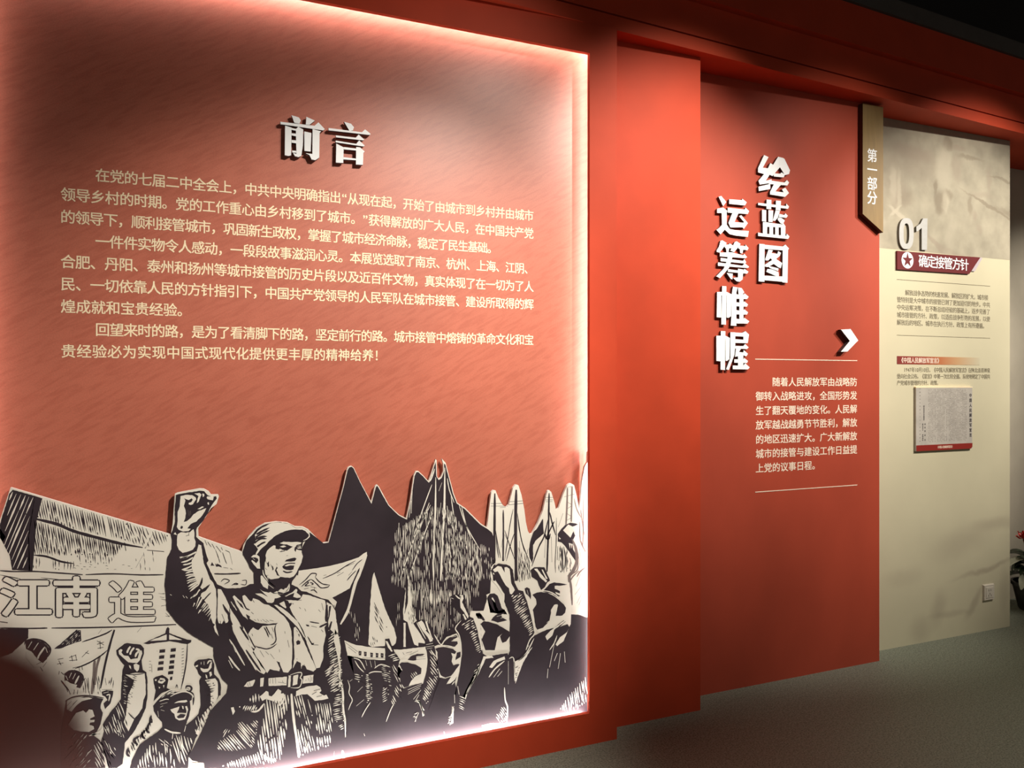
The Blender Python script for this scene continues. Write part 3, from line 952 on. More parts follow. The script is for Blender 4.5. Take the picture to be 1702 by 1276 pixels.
A5.hatch('J 225,550 290,560 270,620 230,600', (1, 0.2), 3.2, 1.6, 1, 5, (4, 10), 0.9)
A5.S('J 175,600 190,650 185,700 210,750 195,790 180,830 / 210,595 190,610 / 350,770 310,830 282,885 / 240,800 300,750 / 250,690 290,650 / '
     '470,920 500,840 530,780', 1.4, 1, 5)
A5.S('J 690,765 725,765 760,870 / 690,920 720,850 / 950,930 990,800 / 960,945 985,880', 2.0, 1, 5)
A5.W('J 975,800 990,810 985,930 970,940', 'J 740,790 765,870 750,880', l=5)
A5.hatch('J 950,880 990,830 980,940 940,940', (1, -.5), 2.6, 1.4, 1, 5, (4, 9), 0.9)
A5.hatch('J 680,860 720,840 700,920 680,925', (1, -.6), 2.6, 1.3, 1, 5, (4, 9), 0.9)
A5.W('H 235,1062 300,1050 380,1052 395,1040 375,1066 330,1078 242,1098', l=5)
A5.hatch('H 320,1010 370,940 392,960 398,1040 340,1050', (0.7, 1), 3.2, 2.0, 1, 5, (6, 16), 0.95)
A5.S('H 380,820 385,900 400,950 395,1050', 2.2, 1, 5)
A5.hatch('H 735,960 780,890 840,820 905,750 915,900 850,960 770,975', (0.12, 1), 3.6, 2.0, 1, 5, (16, 34), 0.95)
A5.S('H 700,540 670,690 / 740,600 725,700 / 765,590 770,660 / 720,600 700,650 / 660,700 655,760', 2.0, 1, 5)
A5.hatch('I 1070,800 1120,780 1240,760 1240,880 1150,890 1080,900', (0.5, -1), 4, 2.0, 1, 4, (4, 12), 0.6)
A5.S('J 300,1010 306,1030 / 915,995 918,1015', 1.4, 1, 5)
A5.S('J 135,1140 140,1180 150,1215', 4.0, 1, 5)
A5.build('printed_crowd', mural, 'crowd of capped figures in profile raising fists')

# --- left crowd and lantern
A6 = Art()
A6.K('E 1278,205 1290,192 1302,205 1300,240 1440,290 1470,292 1468,310 1440,325 1300,302 1130,325 1100,318 1270,240')
A6.W('E 1280,250 1280,292 1150,300', 'E 1300,250 1400,292 1300,290', l=2)
A6.S('E 1440,315 1432,450 1415,560 1390,670', 2.2, 0, 2)
for (wx, wy, ww) in ((1248, 378, 22), (1243, 425, 20), (1238, 470, 20), (1233, 515, 22), (1332, 370, 20), (1327, 418, 20), (1322, 462, 18), (1318, 503, 20), (1312, 545, 20), (1316, 588, 9)):
    A6.K(f'E {wx-ww},{wy-11} {wx+ww},{wy-15} {wx+ww-2},{wy+10} {wx-ww-2},{wy+14}')
for q in range(11):
    A6.S(f'E 1395,{362+q*23} 1412,{358+q*23}', 2.3 if q < 6 else 1.4, 0, 2)
for q in range(4):
    A6.S(f'E 1145,{455+q*24} 1160,{455+q*24}', 1.6, 0, 2)
A6.S('E 1165,480 1168,540 / 1350,660 1358,635 1366,662 / 1205,375 1208,380', 1.3, 0, 2)
A6.S('h 520,85 485,200 440,380 400,590', 3.6, 0, 2, (.7, .5))
A6.K('h 0,250 90,175 190,85 230,90 235,180 130,215 60,245')
A6.hatch('h 30,240 200,90 225,100 225,180', (1, -1), 2.6, 1.0, 1, 2, (3, 9), 0.8)
A6.S('h 240,190 330,160 440,120 500,85 / 180,420 300,370 400,310 460,260 / 160,415 280,385', 2.2, 0, 2)
A6.S('h 380,120 410,80 / 400,130 500,90', 1.3, 0, 2)
A6.S('h 30,340 80,330 / 25,380 80,370 / 40,350 60,390 / 130,325 190,300 / 130,350 200,345 / 150,305 160,355 / 185,300 195,350 / 240,320 295,265 / 270,280 300,290 / '
     '370,210 430,190 / 375,245 425,235 / 395,180 400,250 / 370,180 430,215', 2.4, 0, 2)
A6.S('h 175,430 190,440 / 215,410 220,440 / 240,400 245,430', 2.4, 0, 2)
A6.S('h 395,310 365,420 350,560 / 350,350 340,480 325,640', 4.0, 2, 2, (.8, .8))
A6.hatch('h 250,500 330,500 390,480 400,640 250,640', (0.12, 1), 3.4, 1.6, 0, 2, (10, 28), 0.85)
A6.hatch('h 470,460 520,370 510,590 470,560', (-0.15, 1), 3.0, 1.6, 0, 2, (8, 22), 0.8)
# fists at the far left
A6.K('E 195,300 260,290 330,305 385,360 360,440 330,470 290,440 240,380 200,360')
A6.S('E 245,305 215,355 / 295,315 258,370 / 345,345 300,410 290,440 / 350,350 365,390', 3.0, 1, 2)
A6.W('E 205,385 300,460 320,500 260,500 200,430', l=2)
A6.S('E 280,480 340,450 / 330,500 360,460 / 310,500 330,530', 1.8, 0, 3)
A6.K('h 90,460 140,445 190,445 235,470 248,510 225,590 190,580 140,560 90,520')
A6.S('h 150,455 130,500 / 185,460 160,510 / 215,480 190,530 180,550 / 100,480 120,520', 2.8, 1, 2)
A6.W('h 100,520 140,545 200,560 180,600 130,610 90,560', l=2)
A6.S('h 120,620 100,570 / 170,640 175,600 / 240,540 270,500 / 60,450 85,470 / 45,440 40,470', 2.4, 0, 3)
A6.K('h 410,620 450,605 510,612 508,640 485,720 440,770 425,720 460,690 440,660 415,650')
A6.S('h 425,630 470,620 / 450,650 480,645 470,700', 2.2, 1, 2)
A6.S('h 410,600 500,598', 1.2, 0, 2)
# left man in a cap
A6.K('h 60,1276 60,980 100,700 180,680 260,660 350,665 425,682 405,720 400,760 420,800 400,900 370,960 345,1000 420,1060 440,1276')
A6.W('h 110,700 200,668 300,668 330,676 240,700 190,740 150,790 110,770', l=2)
A6.W('h 190,800 250,780 275,800 300,770 330,775 350,830 310,850 312,862 350,860 345,880 310,885 305,905 340,915 345,940 300,965 250,962 170,950 120,900', l=2)
A6.hatch('h 100,960 300,990 340,1060 300,1276 80,1276', (-0.9, 1), 4.5, 2.0, 1, 2, (8, 26), 0.55)
A6.S('h 300,1000 400,960 430,900 / 320,990 350,985 400,1000', 3, 1, 2)
A6.hatch('h 340,1080 420,1000 520,1200 480,1276 360,1276', (0.55, 1), 4.2, 2.4, 1, 2, (12, 34), 0.85)
A6.S('E 190,330 200,300 260,285 330,300 385,350 380,400 340,450', 2.6, 0, 3)
A6.S('h 85,470 130,440 190,440 240,468 252,515 230,580 / 60,520 90,560 130,610 / 130,610 140,640 / 205,600 200,640', 2.2, 0, 3)
A6.S('h 95,700 160,665 250,652 330,655 430,672', 2.0, 0, 3)
A6.S('h 120,780 200,690 / 90,760 150,700 / 440,500 450,560 / 300,610 310,650 / 200,690 160,730', 1.6, 0, 3)
# big raised arm
A6.K('h 540,300 535,262 560,240 605,205 630,198 745,212 775,245 775,290 755,345 762,410 765,430 795,450 805,520 805,650 790,760 745,860 690,960 610,1060 600,1160 590,1240 '
     '540,1276 470,1276 440,1180 400,1060 430,960 420,900 480,800 540,730 575,680 580,560 590,430 605,390 570,350', l=2)
A6.W('h 555,265 575,250 590,258 580,280 600,305 640,310 660,340 720,330 735,265 755,262 760,290 740,345 715,372 640,365 600,330 560,295', l=3)
A6.S('h 658,228 640,255 628,285 / 690,238 665,270 655,300 / 705,250 735,262 710,290 700,320', 3.2, 1, 3, (.6, .5))
A6.W('h 645,390 660,395 665,425 650,410', 'h 685,385 705,375 735,390 730,430 715,445 690,420', l=3)
A6.W('h 615,470 700,455 780,460 790,560 790,640 770,690 760,760 735,800 690,855 640,960 600,880 620,820 640,640 680,560 690,520', l=3)
A6.S('h 610,465 690,470 775,462', 1.5, 0, 4)
A6.hatch('h 600,470 720,480 690,620 650,780 600,790', (1, 0.35), 3.6, 1.7, 0, 4, (6, 16), 0.85)
A6.hatch('h 600,490 640,490 620,800 595,700', (1, 0.3), 3.6, 1.5, 1, 3, (5, 12), 0.8)
A6.hatch('h 560,700 640,900 600,1020 440,950 500,820', (0.35, 1), 4.2, 1.7, 1, 3, (10, 30), 0.75)
A6.hatch('h 430,900 560,950 520,1200 430,1050', (0.5, 1), 4.4, 1.7, 1, 3, (10, 34), 0.6)
A6.S('h 740,860 690,850 640,800', 2, 0, 4)
# sleeve between arm and young man, small fist
A6.S('g 420,560 405,640 440,650 / 400,650 360,760 400,800 / 340,760 290,830 340,880 / 260,840 180,900 240,960 / 150,930 200,1030 / 110,1000 90,1080 130,1120', 4.0, 0, 2)
A6.hatch('g 430,560 440,700 300,900 100,1150 80,1040 200,880 340,740', (0.3, 1), 4.6, 2.4, 0, 2, (6, 16), 0.8)
A6.K('g 448,62 480,38 570,10 620,40 655,70 645,120 632,190 680,210 560,260 490,330 452,370 480,220 455,130')
A6.W('g 470,70 495,70 490,95 470,90', 'g 510,100 545,50 600,60 615,90 570,130 520,120', 'g 580,150 600,150 590,190', 'g 520,170 545,180 530,200', l=2)
A6.K('g 520,75 600,80 550,100', l=3)
A6.S('g 890,200 900,165 950,165 970,200 940,235 900,220 / 940,235 985,270 995,330 990,420', 3.0, 0, 2)
A6.S('g 910,185 940,215', 1.6, 0, 2)
# young man
A6.K('e 80,160 90,130 125,105 180,100 240,90 280,98 300,150 300,262 350,310 372,380 370,490 345,495 338,420 g 1340,300 1240,470 1140,690 1020,880 980,1000 930,1110 920,1276 '
     '130,1276 160,1160 260,960 380,870 500,790 570,720 565,650 500,580 455,500 445,430 480,380 560,290 660,225 760,230 850,240 930,260 975,300 970,350 945,365 955,480 '
     '925,600 890,690 960,640 1060,540 1090,420 1080,200 1072,90 e 160,290 130,260 115,215', l=2)
A6.W('e 95,170 125,160 120,180 100,185', 'e 150,190 190,205 235,200 265,130 278,130 270,190 230,235 180,240 155,215', l=3)
A6.S('e 158,130 158,155 / 190,122 190,160 / 225,150 245,118 275,120', 2.2, 1, 3)
A6.W('e 205,260 222,275 228,310 210,300', 'e 245,240 268,232 275,270 255,290', l=3)
A6.W('e 200,325 310,305 335,340 340,420 340,500 320,560 250,660 200,800 130,930 100,900 170,700 260,600 260,420', l=3)
A6.hatch('e 190,330 300,320 320,420 280,560 200,620 200,400', (1, -0.25), 3.6, 2.0, 0, 4, (8, 18), 0.9)
A6.hatch('e 80,800 200,600 300,560 200,800 120,930', (0.35, 1), 5.0, 2.6, 0, 4, (10, 24), 0.85)
A6.S('e 350,330 362,400 355,490', 3.4, 0, 4)
A6.S('g 445,425 500,350 580,280 680,218 790,222', 1.8, 1, 3)
A6.S('g 560,320 640,270 740,260 / 530,370 620,340 660,345 / 590,300 690,240 800,235 / 545,410 640,385 / 640,280 750,235', 1.5, 1, 3)
A6.S('g 680,305 760,262 870,238 950,260 990,300 985,320', 1.9, 1, 3)
A6.W('g 730,395 790,365 900,350 912,372 880,385 820,385', 'g 680,480 740,460 805,438 795,480 770,530 840,525 895,530 900,500 880,440 905,430 922,480 900,560 880,612 800,630 750,600 735,540 700,515', 'g 838,430 858,435 862,475 845,470', l=3)
A6.K('g 765,580 815,540 890,550 862,592 790,600', 'g 770,525 800,470 860,490 890,520', l=4)
A6.S('g 550,485 600,500 / 510,500 520,580 / 540,450 580,430', 1.6, 1, 3)
A6.S('g 600,745 700,790 820,800 / 715,800 705,880 / 870,780 890,700', 3.0, 1, 3)
A6.hatch('g 400,970 500,930 600,920 700,1050 760,1276 230,1276 280,1120', (0.1, 1), 4.6, 2.6, 1, 3, (8, 30), 0.72)
A6.hatch('g 700,900 760,830 940,850 980,900 960,1040 900,1110 900,1240 780,1200', (0.27, 1), 4.4, 2.3, 1, 3, (24, 60), 0.95)
A6.hatch('g 520,860 640,910 720,1000 560,960', (1, 0.8), 3.6, 1.4, 1, 3, (8, 20), 0.7)
A6.hatch('g 940,760 1060,560 1180,560 1000,870', (0.25, 1), 4.2, 1.6, 1, 3, (8, 20), 0.5)
A6.W('g 970,1205 1135,1205 1135,1276 970,1276', l=3)
A6.S('g 1010,1220 1020,1270 / 1050,1220 1055,1275 / 1085,1225 1095,1270', 2.0, 0, 4)
A6.build('printed_villagers', mural, 'capped young men with fists raised beside a lantern')

# --- the shouting soldier
H = Art()
hero = ('a 190,188 240,175 540,128 590,135 640,192 700,212 760,206 768,240 722,300 665,395 640,455 570,560 490,650 478,690 478,780 580,870 612,1000 650,1120 '
        'c 520,250 600,420 645,500 740,545 800,548 915,545 b 20,1052 80,1040 140,1005 200,1000 198,830 140,765 98,665 34,560 30,510 58,430 92,340 200,230 330,130 '
        '450,80 570,62 700,82 770,108 830,152 930,152 1000,182 1046,240 1050,290 1000,335 942,372 925,470 942,600 905,700 862,800 842,880 780,965 770,1010 860,1050 '
        '920,1110 1000,1120 1100,1170 1185,1200 d 1150,175 1245,198 1300,262 1345,345 1352,480 1372,640 1402,800 1396,950 1408,1100 1410,1260 f 848,480 852,640 '
        '875,770 885,945 850,975 760,970 740,1276 e 190,1276 190,1222 60,1192 18,1150 100,1000 200,792 262,652 432,462 445,375 382,310 330,200 290,60 288,0 '
        'c 600,1245 480,1180 300,1070 160,945 48,800 40,640 25,520 45,300 58,180 108,90 a 60,1100 130,950 136,830 118,740 148,680 180,560 175,400')
H.W(hero.replace('a 190,188', 'a 182,180'), l=6, amp=.1)
H.K(hero, l=7)
W7, K8, W9 = dict(l=8), dict(l=9), dict(l=10)
# fist and wrist
H.W('a 255,205 330,188 420,192 468,222 478,250 450,290 430,322 400,332 372,322 372,302 408,290 428,258 415,236 372,262 308,236 325,268 303,345 325,400 332,450 '
    '322,520 300,572 345,560 400,515 440,462 520,412 620,376 600,420 560,482 480,565 400,600 352,662 400,668 370,700 290,706 262,695 228,680 203,640 215,560 214,430 245,350 250,270',
    'a 450,168 525,160 552,185 512,285 485,306 498,240 510,205', 'a 562,170 588,172 594,200 572,222', 'a 632,210 705,206 726,218 714,266 640,250 625,230',
    'a 495,388 560,350 588,358 530,392', 'a 635,300 655,290 660,325 645,330', **W7)
H.S('a 360,400 370,480 / 395,410 400,470 / 385,420 385,490', 1.2, 2, 8)
H.K('a 255,640 268,625 290,632 288,655 270,670 255,660', **K8)
H.W('a 215,745 262,716 330,725 390,715 440,672 452,720 450,800 470,850 464,912 430,962 372,985 285,1008 230,962 205,900 206,820', 'a 158,742 182,716 205,756', **W7)
H.S('a 375,720 370,760 / 330,768 380,755 / 345,830 385,832 / 360,850 375,820', 2.0, 0, 9)
# sleeve
H.W('c 425,30 458,42 472,150 486,250 520,330 560,440 598,482 630,560 640,660 640,860 622,975 595,960 572,900 565,830 540,740 500,700 450,640 470,560 425,520 395,440 '
    '360,360 345,300 345,220 400,125', 'c 652,555 690,560 742,652 790,760 800,850 785,900 768,950 742,958 722,925 700,965 662,958 645,880 650,700', 'c 604,1000 625,960 632,1010 665,1112 622,1060', **W7)
H.S('c 200,180 270,180 400,120 / 205,195 300,175 / 220,242 290,225 360,185 / 240,272 300,262 370,235 / 225,328 290,310 355,275 / 230,330 300,335 360,318 / 270,372 330,350 385,345 / '
    '270,400 330,385 390,380 / 285,430 340,405 400,400 / 285,462 350,440 410,425 / 290,490 350,465 420,440 / 300,530 370,490 430,460 / 310,560 380,510 440,470 / 322,588 390,530 440,500 / '
    '330,670 370,620 410,570 / 345,655 400,620 440,560 / 360,765 380,720 / 395,760 440,640 / 400,790 450,700 480,650 / 420,845 470,770 500,720 / 440,800 490,760 530,700 / 470,820 520,770 545,740 / '
    '490,835 560,760 / 510,862 575,790 / 530,880 580,820 / 545,930 585,850', 2.5, 1, 9, (.15, .9))
H.S('c 240,630 260,660 / 275,640 295,665 / 90,620 110,630', 2.2, 1, 9)
H.S('c 470,420 450,500 380,600 325,650', 3.6, 0, 10, (.2, .5))
H.S('c 560,500 500,560 440,600 430,650', 5.0, 0, 10, (.1, .6))
H.S('c 572,596 520,650 460,720 / 545,740 490,820 / 520,720 450,790 / 575,800 520,870 / 395,440 310,490 / 400,130 280,210', 2.0, 0, 10, (.2, .6))
H.S('c 640,580 645,700 640,850 645,1000', 1.5, 0, 10)
H.S('c 630,510 640,560 645,680', 2.6, 0, 10)
H.S('c 712,735 745,800 780,850 790,910 825,980', 4.2, 0, 10, (.3, .3))
H.S('c 700,850 740,950 / 680,930 690,980', 1.8, 0, 10)
# cap and face
H.W('b 455,84 570,66 700,86 768,112 828,156 930,155 1000,186 1044,242 1048,288 1000,332 945,352 950,342 1000,315 1032,280 1028,250 980,202 930,180 800,180 700,196 '
    '600,232 500,292 420,365 372,420 300,482 240,560 226,546 262,480 236,436 200,402 232,330 215,262 262,200 340,140', **W7)
H.S('b 215,225 300,150 450,82 / 240,252 330,200 440,150 / 225,300 320,240 440,190 / 220,330 310,290 400,282 / 205,385 300,320 400,318 / 250,440 320,390 380,365', 3.0, 0, 9, (1, .1))
H.W('b 592,388 650,362 760,370 860,366 922,376 905,402 850,412 832,432 905,425 930,455 922,520 942,590 920,680 890,740 852,820 800,888 742,912 640,900 600,895 580,915 450,932 '
    '410,905 372,852 362,770 366,680 384,612 376,570 400,500 440,460 500,418 530,425 528,470 580,482 640,400', **W7)
H.K('b 528,412 600,398 700,404 790,438 742,470 700,500 650,492 590,468 528,470', 'b 818,448 850,428 925,440 932,498 880,490 842,478 832,520 812,492', 'b 668,664 690,636 750,618 820,604 846,620 820,656 760,664',
    'b 628,742 670,702 722,684 826,684 808,740 798,782 760,796 690,790 650,772', 'b 470,720 490,740 500,780 480,800', 'b 545,740 560,760 540,790 590,885 550,870 520,800', 'b 400,690 425,660 432,730 415,750', **K8)
H.W('b 592,440 655,418 692,436 640,452', 'b 848,455 900,445 925,462 872,468', 'b 662,728 720,700 822,700 812,724 750,722 690,738', **W9)
H.S('b 590,515 640,508 670,500 / 690,575 718,572 / 540,690 552,720 / 370,640 400,700 / 370,760 400,790 / 380,880 420,870 / 450,700 475,760', 1.3, 0, 9)
H.S('b 640,805 700,830 785,815', 2.4, 0, 9)
H.K('b 600,905 640,900 742,915 790,905 770,960 735,1000 700,1060 600,1080 560,1120 500,1060 430,990 400,930 450,935 580,915', l=9)
H.S('b 600,900 590,930 / 640,480 620,500', 2, 0, 9)
H.W('b 155,600 190,566 240,556 284,590 290,700 296,772 252,770 200,712 160,652 175,640 200,660 235,690 268,650 262,620 222,600 180,602', **W7)
H.S('b 185,615 215,640', 1.5, 1, 9)
H.W('b 302,880 322,872 400,960 422,1010 410,1082 340,1042 304,985', 'b 740,990 735,1060 700,1112 650,1140 572,1122 560,1110 600,1068 650,1092 692,1040', **W7)
H.S('b 335,790 352,870 430,970 525,1045 / 420,1010 500,1070 / 400,900 440,960', 1.7, 1, 9)
# collar and chest
H.W('d 382,60 420,88 500,110 520,100 560,122 600,118 652,160 600,178 575,180 562,225 540,238 482,232 450,190 420,170 330,120 400,118 490,160',
    'd 560,110 600,112 640,130 680,122 740,60 760,5 765,40 750,90 700,110 660,128 600,125 640,60 600,90', 'd 700,152 800,100 840,60 858,75 848,110 900,150 898,170 850,175 805,160 820,110 760,135 715,158', **W7)
H.W('d 305,178 380,205 440,250 500,262 560,300 620,345 700,415 752,490 782,590 792,750 792,900 785,1050 742,1105 682,1100 655,1040 635,975 598,965 640,1050 632,1088 560,1075 515,1060 482,1110 '
    '400,1020 350,930 300,850 330,805 300,800 250,700 245,620 280,560 250,480 235,440 180,400 100,270 50,160 70,142 150,215 185,260 172,150 200,138 270,215 290,215', **W7)
H.W('d 10,300 55,330 100,400 150,480 200,560 240,640 250,700 290,800 340,900 400,980 468,1090 440,1125 340,1080 240,920 120,720 60,600 8,400', **W7)
H.S('d 5,500 40,600 80,680 / 20,290 130,450 180,560 / 140,530 200,620 250,700 / 215,820 300,950 400,1090 / 0,610 50,690 / 340,1070 420,1130', 3.4, 0, 9)
H.S('d 10,690 100,840 200,1015 / 40,750 90,850 / 0,900 70,1000 140,1080 / 0,950 50,1050 / 30,220 70,290 / 60,260 100,330', 3.0, 1, 9)
H.W('d 235,740 270,735 292,780 270,790', **W9)
H.K('d 215,375 265,405 260,430 330,475 400,490 500,500 615,484 590,508 500,515 425,522 372,575 355,572 305,540 262,582 245,520 238,440', 'd 95,200 160,250 190,310 150,280', **K8)
H.S('d 180,220 215,300 265,325 / 300,200 320,230 / 280,350 310,375 / 165,180 190,240', 2.2, 0, 9)
H.S('d 590,505 575,560 585,640 590,700 560,745 520,760 / 440,540 470,590 500,665 / 465,530 480,560 520,640 / 540,540 560,600 / 530,620 550,680 / 290,620 300,650 / '
    '330,770 370,790 400,795 470,810 540,790 600,745 / 250,640 310,760 340,800', 2.0, 0, 9)
H.S('d 360,435 375,460 / 420,440 450,460 / 465,445 500,470 / 510,450 560,462 / 320,440 340,460 / 400,450 412,465 / 450,465 480,475', 1.7, 0, 9)
H.S('d 390,830 440,910 / 460,840 500,880 / 520,870 570,935 / 630,815 635,850 / 700,590 705,620 / 735,700 755,790 / 600,960 640,1020 / 300,850 350,920', 1.6, 0, 9)
H.W('d 565,262 600,262 680,310 760,372 830,440 880,490 920,560 962,662 940,668 900,600 850,530 790,470 740,420 640,335', 'd 632,245 690,215 720,290 712,305 650,265', **W7)
H.W('d 705,198 780,200 860,210 890,190 925,130 1000,140 1100,175 1200,205 1212,260 1205,350 1200,450 1235,490 1195,540 1212,640 1180,780 1180,920 1138,1042 1090,1052 1060,960 '
    '985,765 950,660 905,560 850,450 800,380 760,290 790,245 755,240 740,210', **W7)
H.W('d 812,545 835,535 880,600 940,720 1000,860 1060,985 1090,1062 1055,1092 975,1065 955,1020 920,1010 905,1060 900,985 870,970 850,960 800,1055 822,900 812,700', **W7)
H.K('d 840,720 865,700 895,715 890,750 850,760', 'd 865,620 885,630 880,665', 'd 760,240 785,235 780,265', 'd 790,240 812,245 800,255', **K8)
H.S('d 1010,470 1070,482 1130,490 / 1030,525 1100,540 / 985,655 1020,720 1045,755 / 1030,755 1120,762 / 948,308 962,340 / 1160,238 1180,325 / 1120,320 1145,350 / 880,290 900,310 / '
    '845,575 860,600 / 850,930 855,940 / 1155,570 1180,600', 1.9, 0, 9)
H.S('d 1130,540 1180,515 1235,490', 3.2, 0, 9, (.3, .8))
H.K('d 960,505 1000,510 1005,530 975,528', 'd 1025,740 1065,735 1060,760 1035,760', **K8)
H.S('d 780,345 800,380 / 870,205 910,200 / 905,1030 930,1060 / 940,1000 950,1060', 2, 0, 9)
# right sleeve
H.W('d 1222,225 1290,262 1330,335 1345,460 1365,600 1330,640 1300,600 1270,570 1245,585 1240,420 1225,320', **W7)
H.K('d 1210,260 1235,260 1242,380 1230,470 1205,470', 'd 1250,280 1278,270 1262,380 1240,480', 'd 1275,465 1292,470 1262,580 1235,570', **K8)
H.S('d 1315,260 1340,350 / 1350,330 1345,480', 1.7, 0, 9)
H.W('d 1325,560 1368,640 1398,800 1388,930 1400,1080 1392,1160 1405,1270 1375,1270 1372,1000 1345,850 1310,700', **W7)
H.hatch('d 1240,680 1300,600 1385,640 1400,830 1395,1000 1400,1276 1260,1276 1190,1100 1290,1000 1240,850', (1, -0.72), 3.7, 1.8, 1, 10, (9, 20), 0.95, .03)
H.hatch('f 700,0 830,0 838,230 848,450 690,450 740,330 640,230 700,200', (1, -0.55), 3.6, 1.8, 1, 10, (9, 20), 0.95, .03)
H.hatch('f 760,480 848,460 855,650 865,760 760,780 735,640', (1, -0.25), 3.4, 1.8, 1, 10, (9, 16), 0.95, .03)
H.hatch('f 760,770 860,770 855,850 810,860', (1, -0.5), 3.2, 1.6, 1, 10, (6, 12), 0.9, .03)
H.S('f 800,312 828,360 845,480 848,640 868,760 872,942', 3.4, 1, 10, (.5, .2))
# belt
H.W('e 620,392 655,345 735,318 742,325 715,388 660,398', 'e 800,302 838,296 828,390 795,395', 'f 40,305 240,286 236,380 42,386', 'f 258,272 284,276 276,398 250,400', 'f 310,276 362,262 352,368 300,384',
    'f 420,280 528,265 520,352 408,362', **W7)
H.S('f 275,268 340,246 390,240 400,262 384,300 402,322 380,395 330,408 280,404', 1.7, 1, 9)
H.S('f 60,310 55,360 / 85,305 88,360 / 115,290 118,360 / 145,345 230,360 / 190,330 200,355 / 495,275 492,345 / 510,290 508,330 / 440,330 450,320 / 470,300 475,330 / e 680,345 690,385 / 660,360 668,392', 1.5, 0, 9)
# skirts of the jacket
H.W('e 790,500 830,470 860,440 885,450 890,490 920,500 950,470 990,418 1025,440 1020,470 1050,465 1062,490 1030,560 1000,600 960,560 900,540 850,530 820,550', **W7)
H.hatch('e 665,560 700,480 780,470 800,560 740,570', (0.05, 1), 4.6, 2.6, 1, 8, (12, 26), 0.95, .02)
H.W('e 480,620 510,615 525,660 500,700', **W7)
H.hatch('e 560,610 700,590 760,600 790,640 700,670 620,650', (-0.5, 1), 3.4, 2.2, 1, 8, (6, 14), 0.9)
H.S('e 700,665 760,660 800,630 838,575', 3.2, 1, 9)
H.hatch('e 385,930 400,880 430,820 500,870 430,950', (0.6, -1), 3.6, 1.6, 1, 8, (6, 16), 0.8)
H.hatch('e 350,990 545,870 560,790 580,770 620,770 750,900 745,1000 700,1060 520,1090 400,1090 330,1070', (0.85, 1), 3.7, 2.1, 1, 8, (20, 60), 0.95, .02)
H.hatch('e 670,790 760,755 775,780 760,900', (0.9, 1), 3.2, 1.8, 1, 8, (6, 16), 0.9, .02)
H.hatch('e 370,1260 450,1205 600,1160 730,1125 800,1070 850,1150 1000,1180 980,1210 700,1250 620,1276', (0.28, 1), 4.0, 2.8, 1, 8, (10, 22), 0.97, .03)
H.hatch('e 760,1000 800,880 830,760 840,640 850,520 1010,560 1060,480 1107,480 1107,640 1050,760 1107,740 1080,900 1020,1180 880,1200 800,1120', (0.13, 1), 4.3, 2.8, 1, 8, (28, 80), 0.96, .01, (1, 5))
H.S('e 860,1010 900,960 960,930 / 990,860 1060,720 1107,640', 3.4, 0, 9)
H.S('e 1000,600 1040,560 1060,500 / 1030,640 1070,560', 2.8, 1, 9)
H.W('f 340,442 380,420 470,390 560,378 600,402 612,440 590,460 640,490 665,480 688,522 610,540 540,546 490,500 460,475 400,478 335,502', **W7)
H.S('f 510,480 560,450 / 530,440 600,420 / 560,505 620,490', 2.4, 0, 9)
H.S('f 288,470 300,620 320,800 345,960 370,1160', 4.2, 1, 9, (.6, .8))
H.hatch('f 300,500 440,480 480,560 520,680 500,860 350,700', (0.27, 1), 4.2, 2.3, 1, 8, (18, 44), 0.85, .02)
H.hatch('f 330,860 400,860 460,1030 470,1110 370,1160', (0.2, 1), 4.0, 3.2, 1, 8, (24, 50), 1, .02)
H.hatch('f 380,780 480,860 540,1000 560,1080 440,1110 420,940', (0.24, 1), 4.0, 2.2, 1, 8, (18, 40), 0.85, .02)
H.hatch('f 540,580 700,570 740,740 722,880 600,915 550,860 560,740', (0.16, 1), 4.2, 2.5, 1, 8, (16, 44), 0.93, .02)
H.hatch('f 545,940 712,918 720,1030 560,1080', (0.12, 1), 4.0, 3.0, 1, 8, (12, 22), 1, .02)
H.build('printed_soldier', mural, 'shouting soldier in a peaked cap and belted jacket with one fist raised')

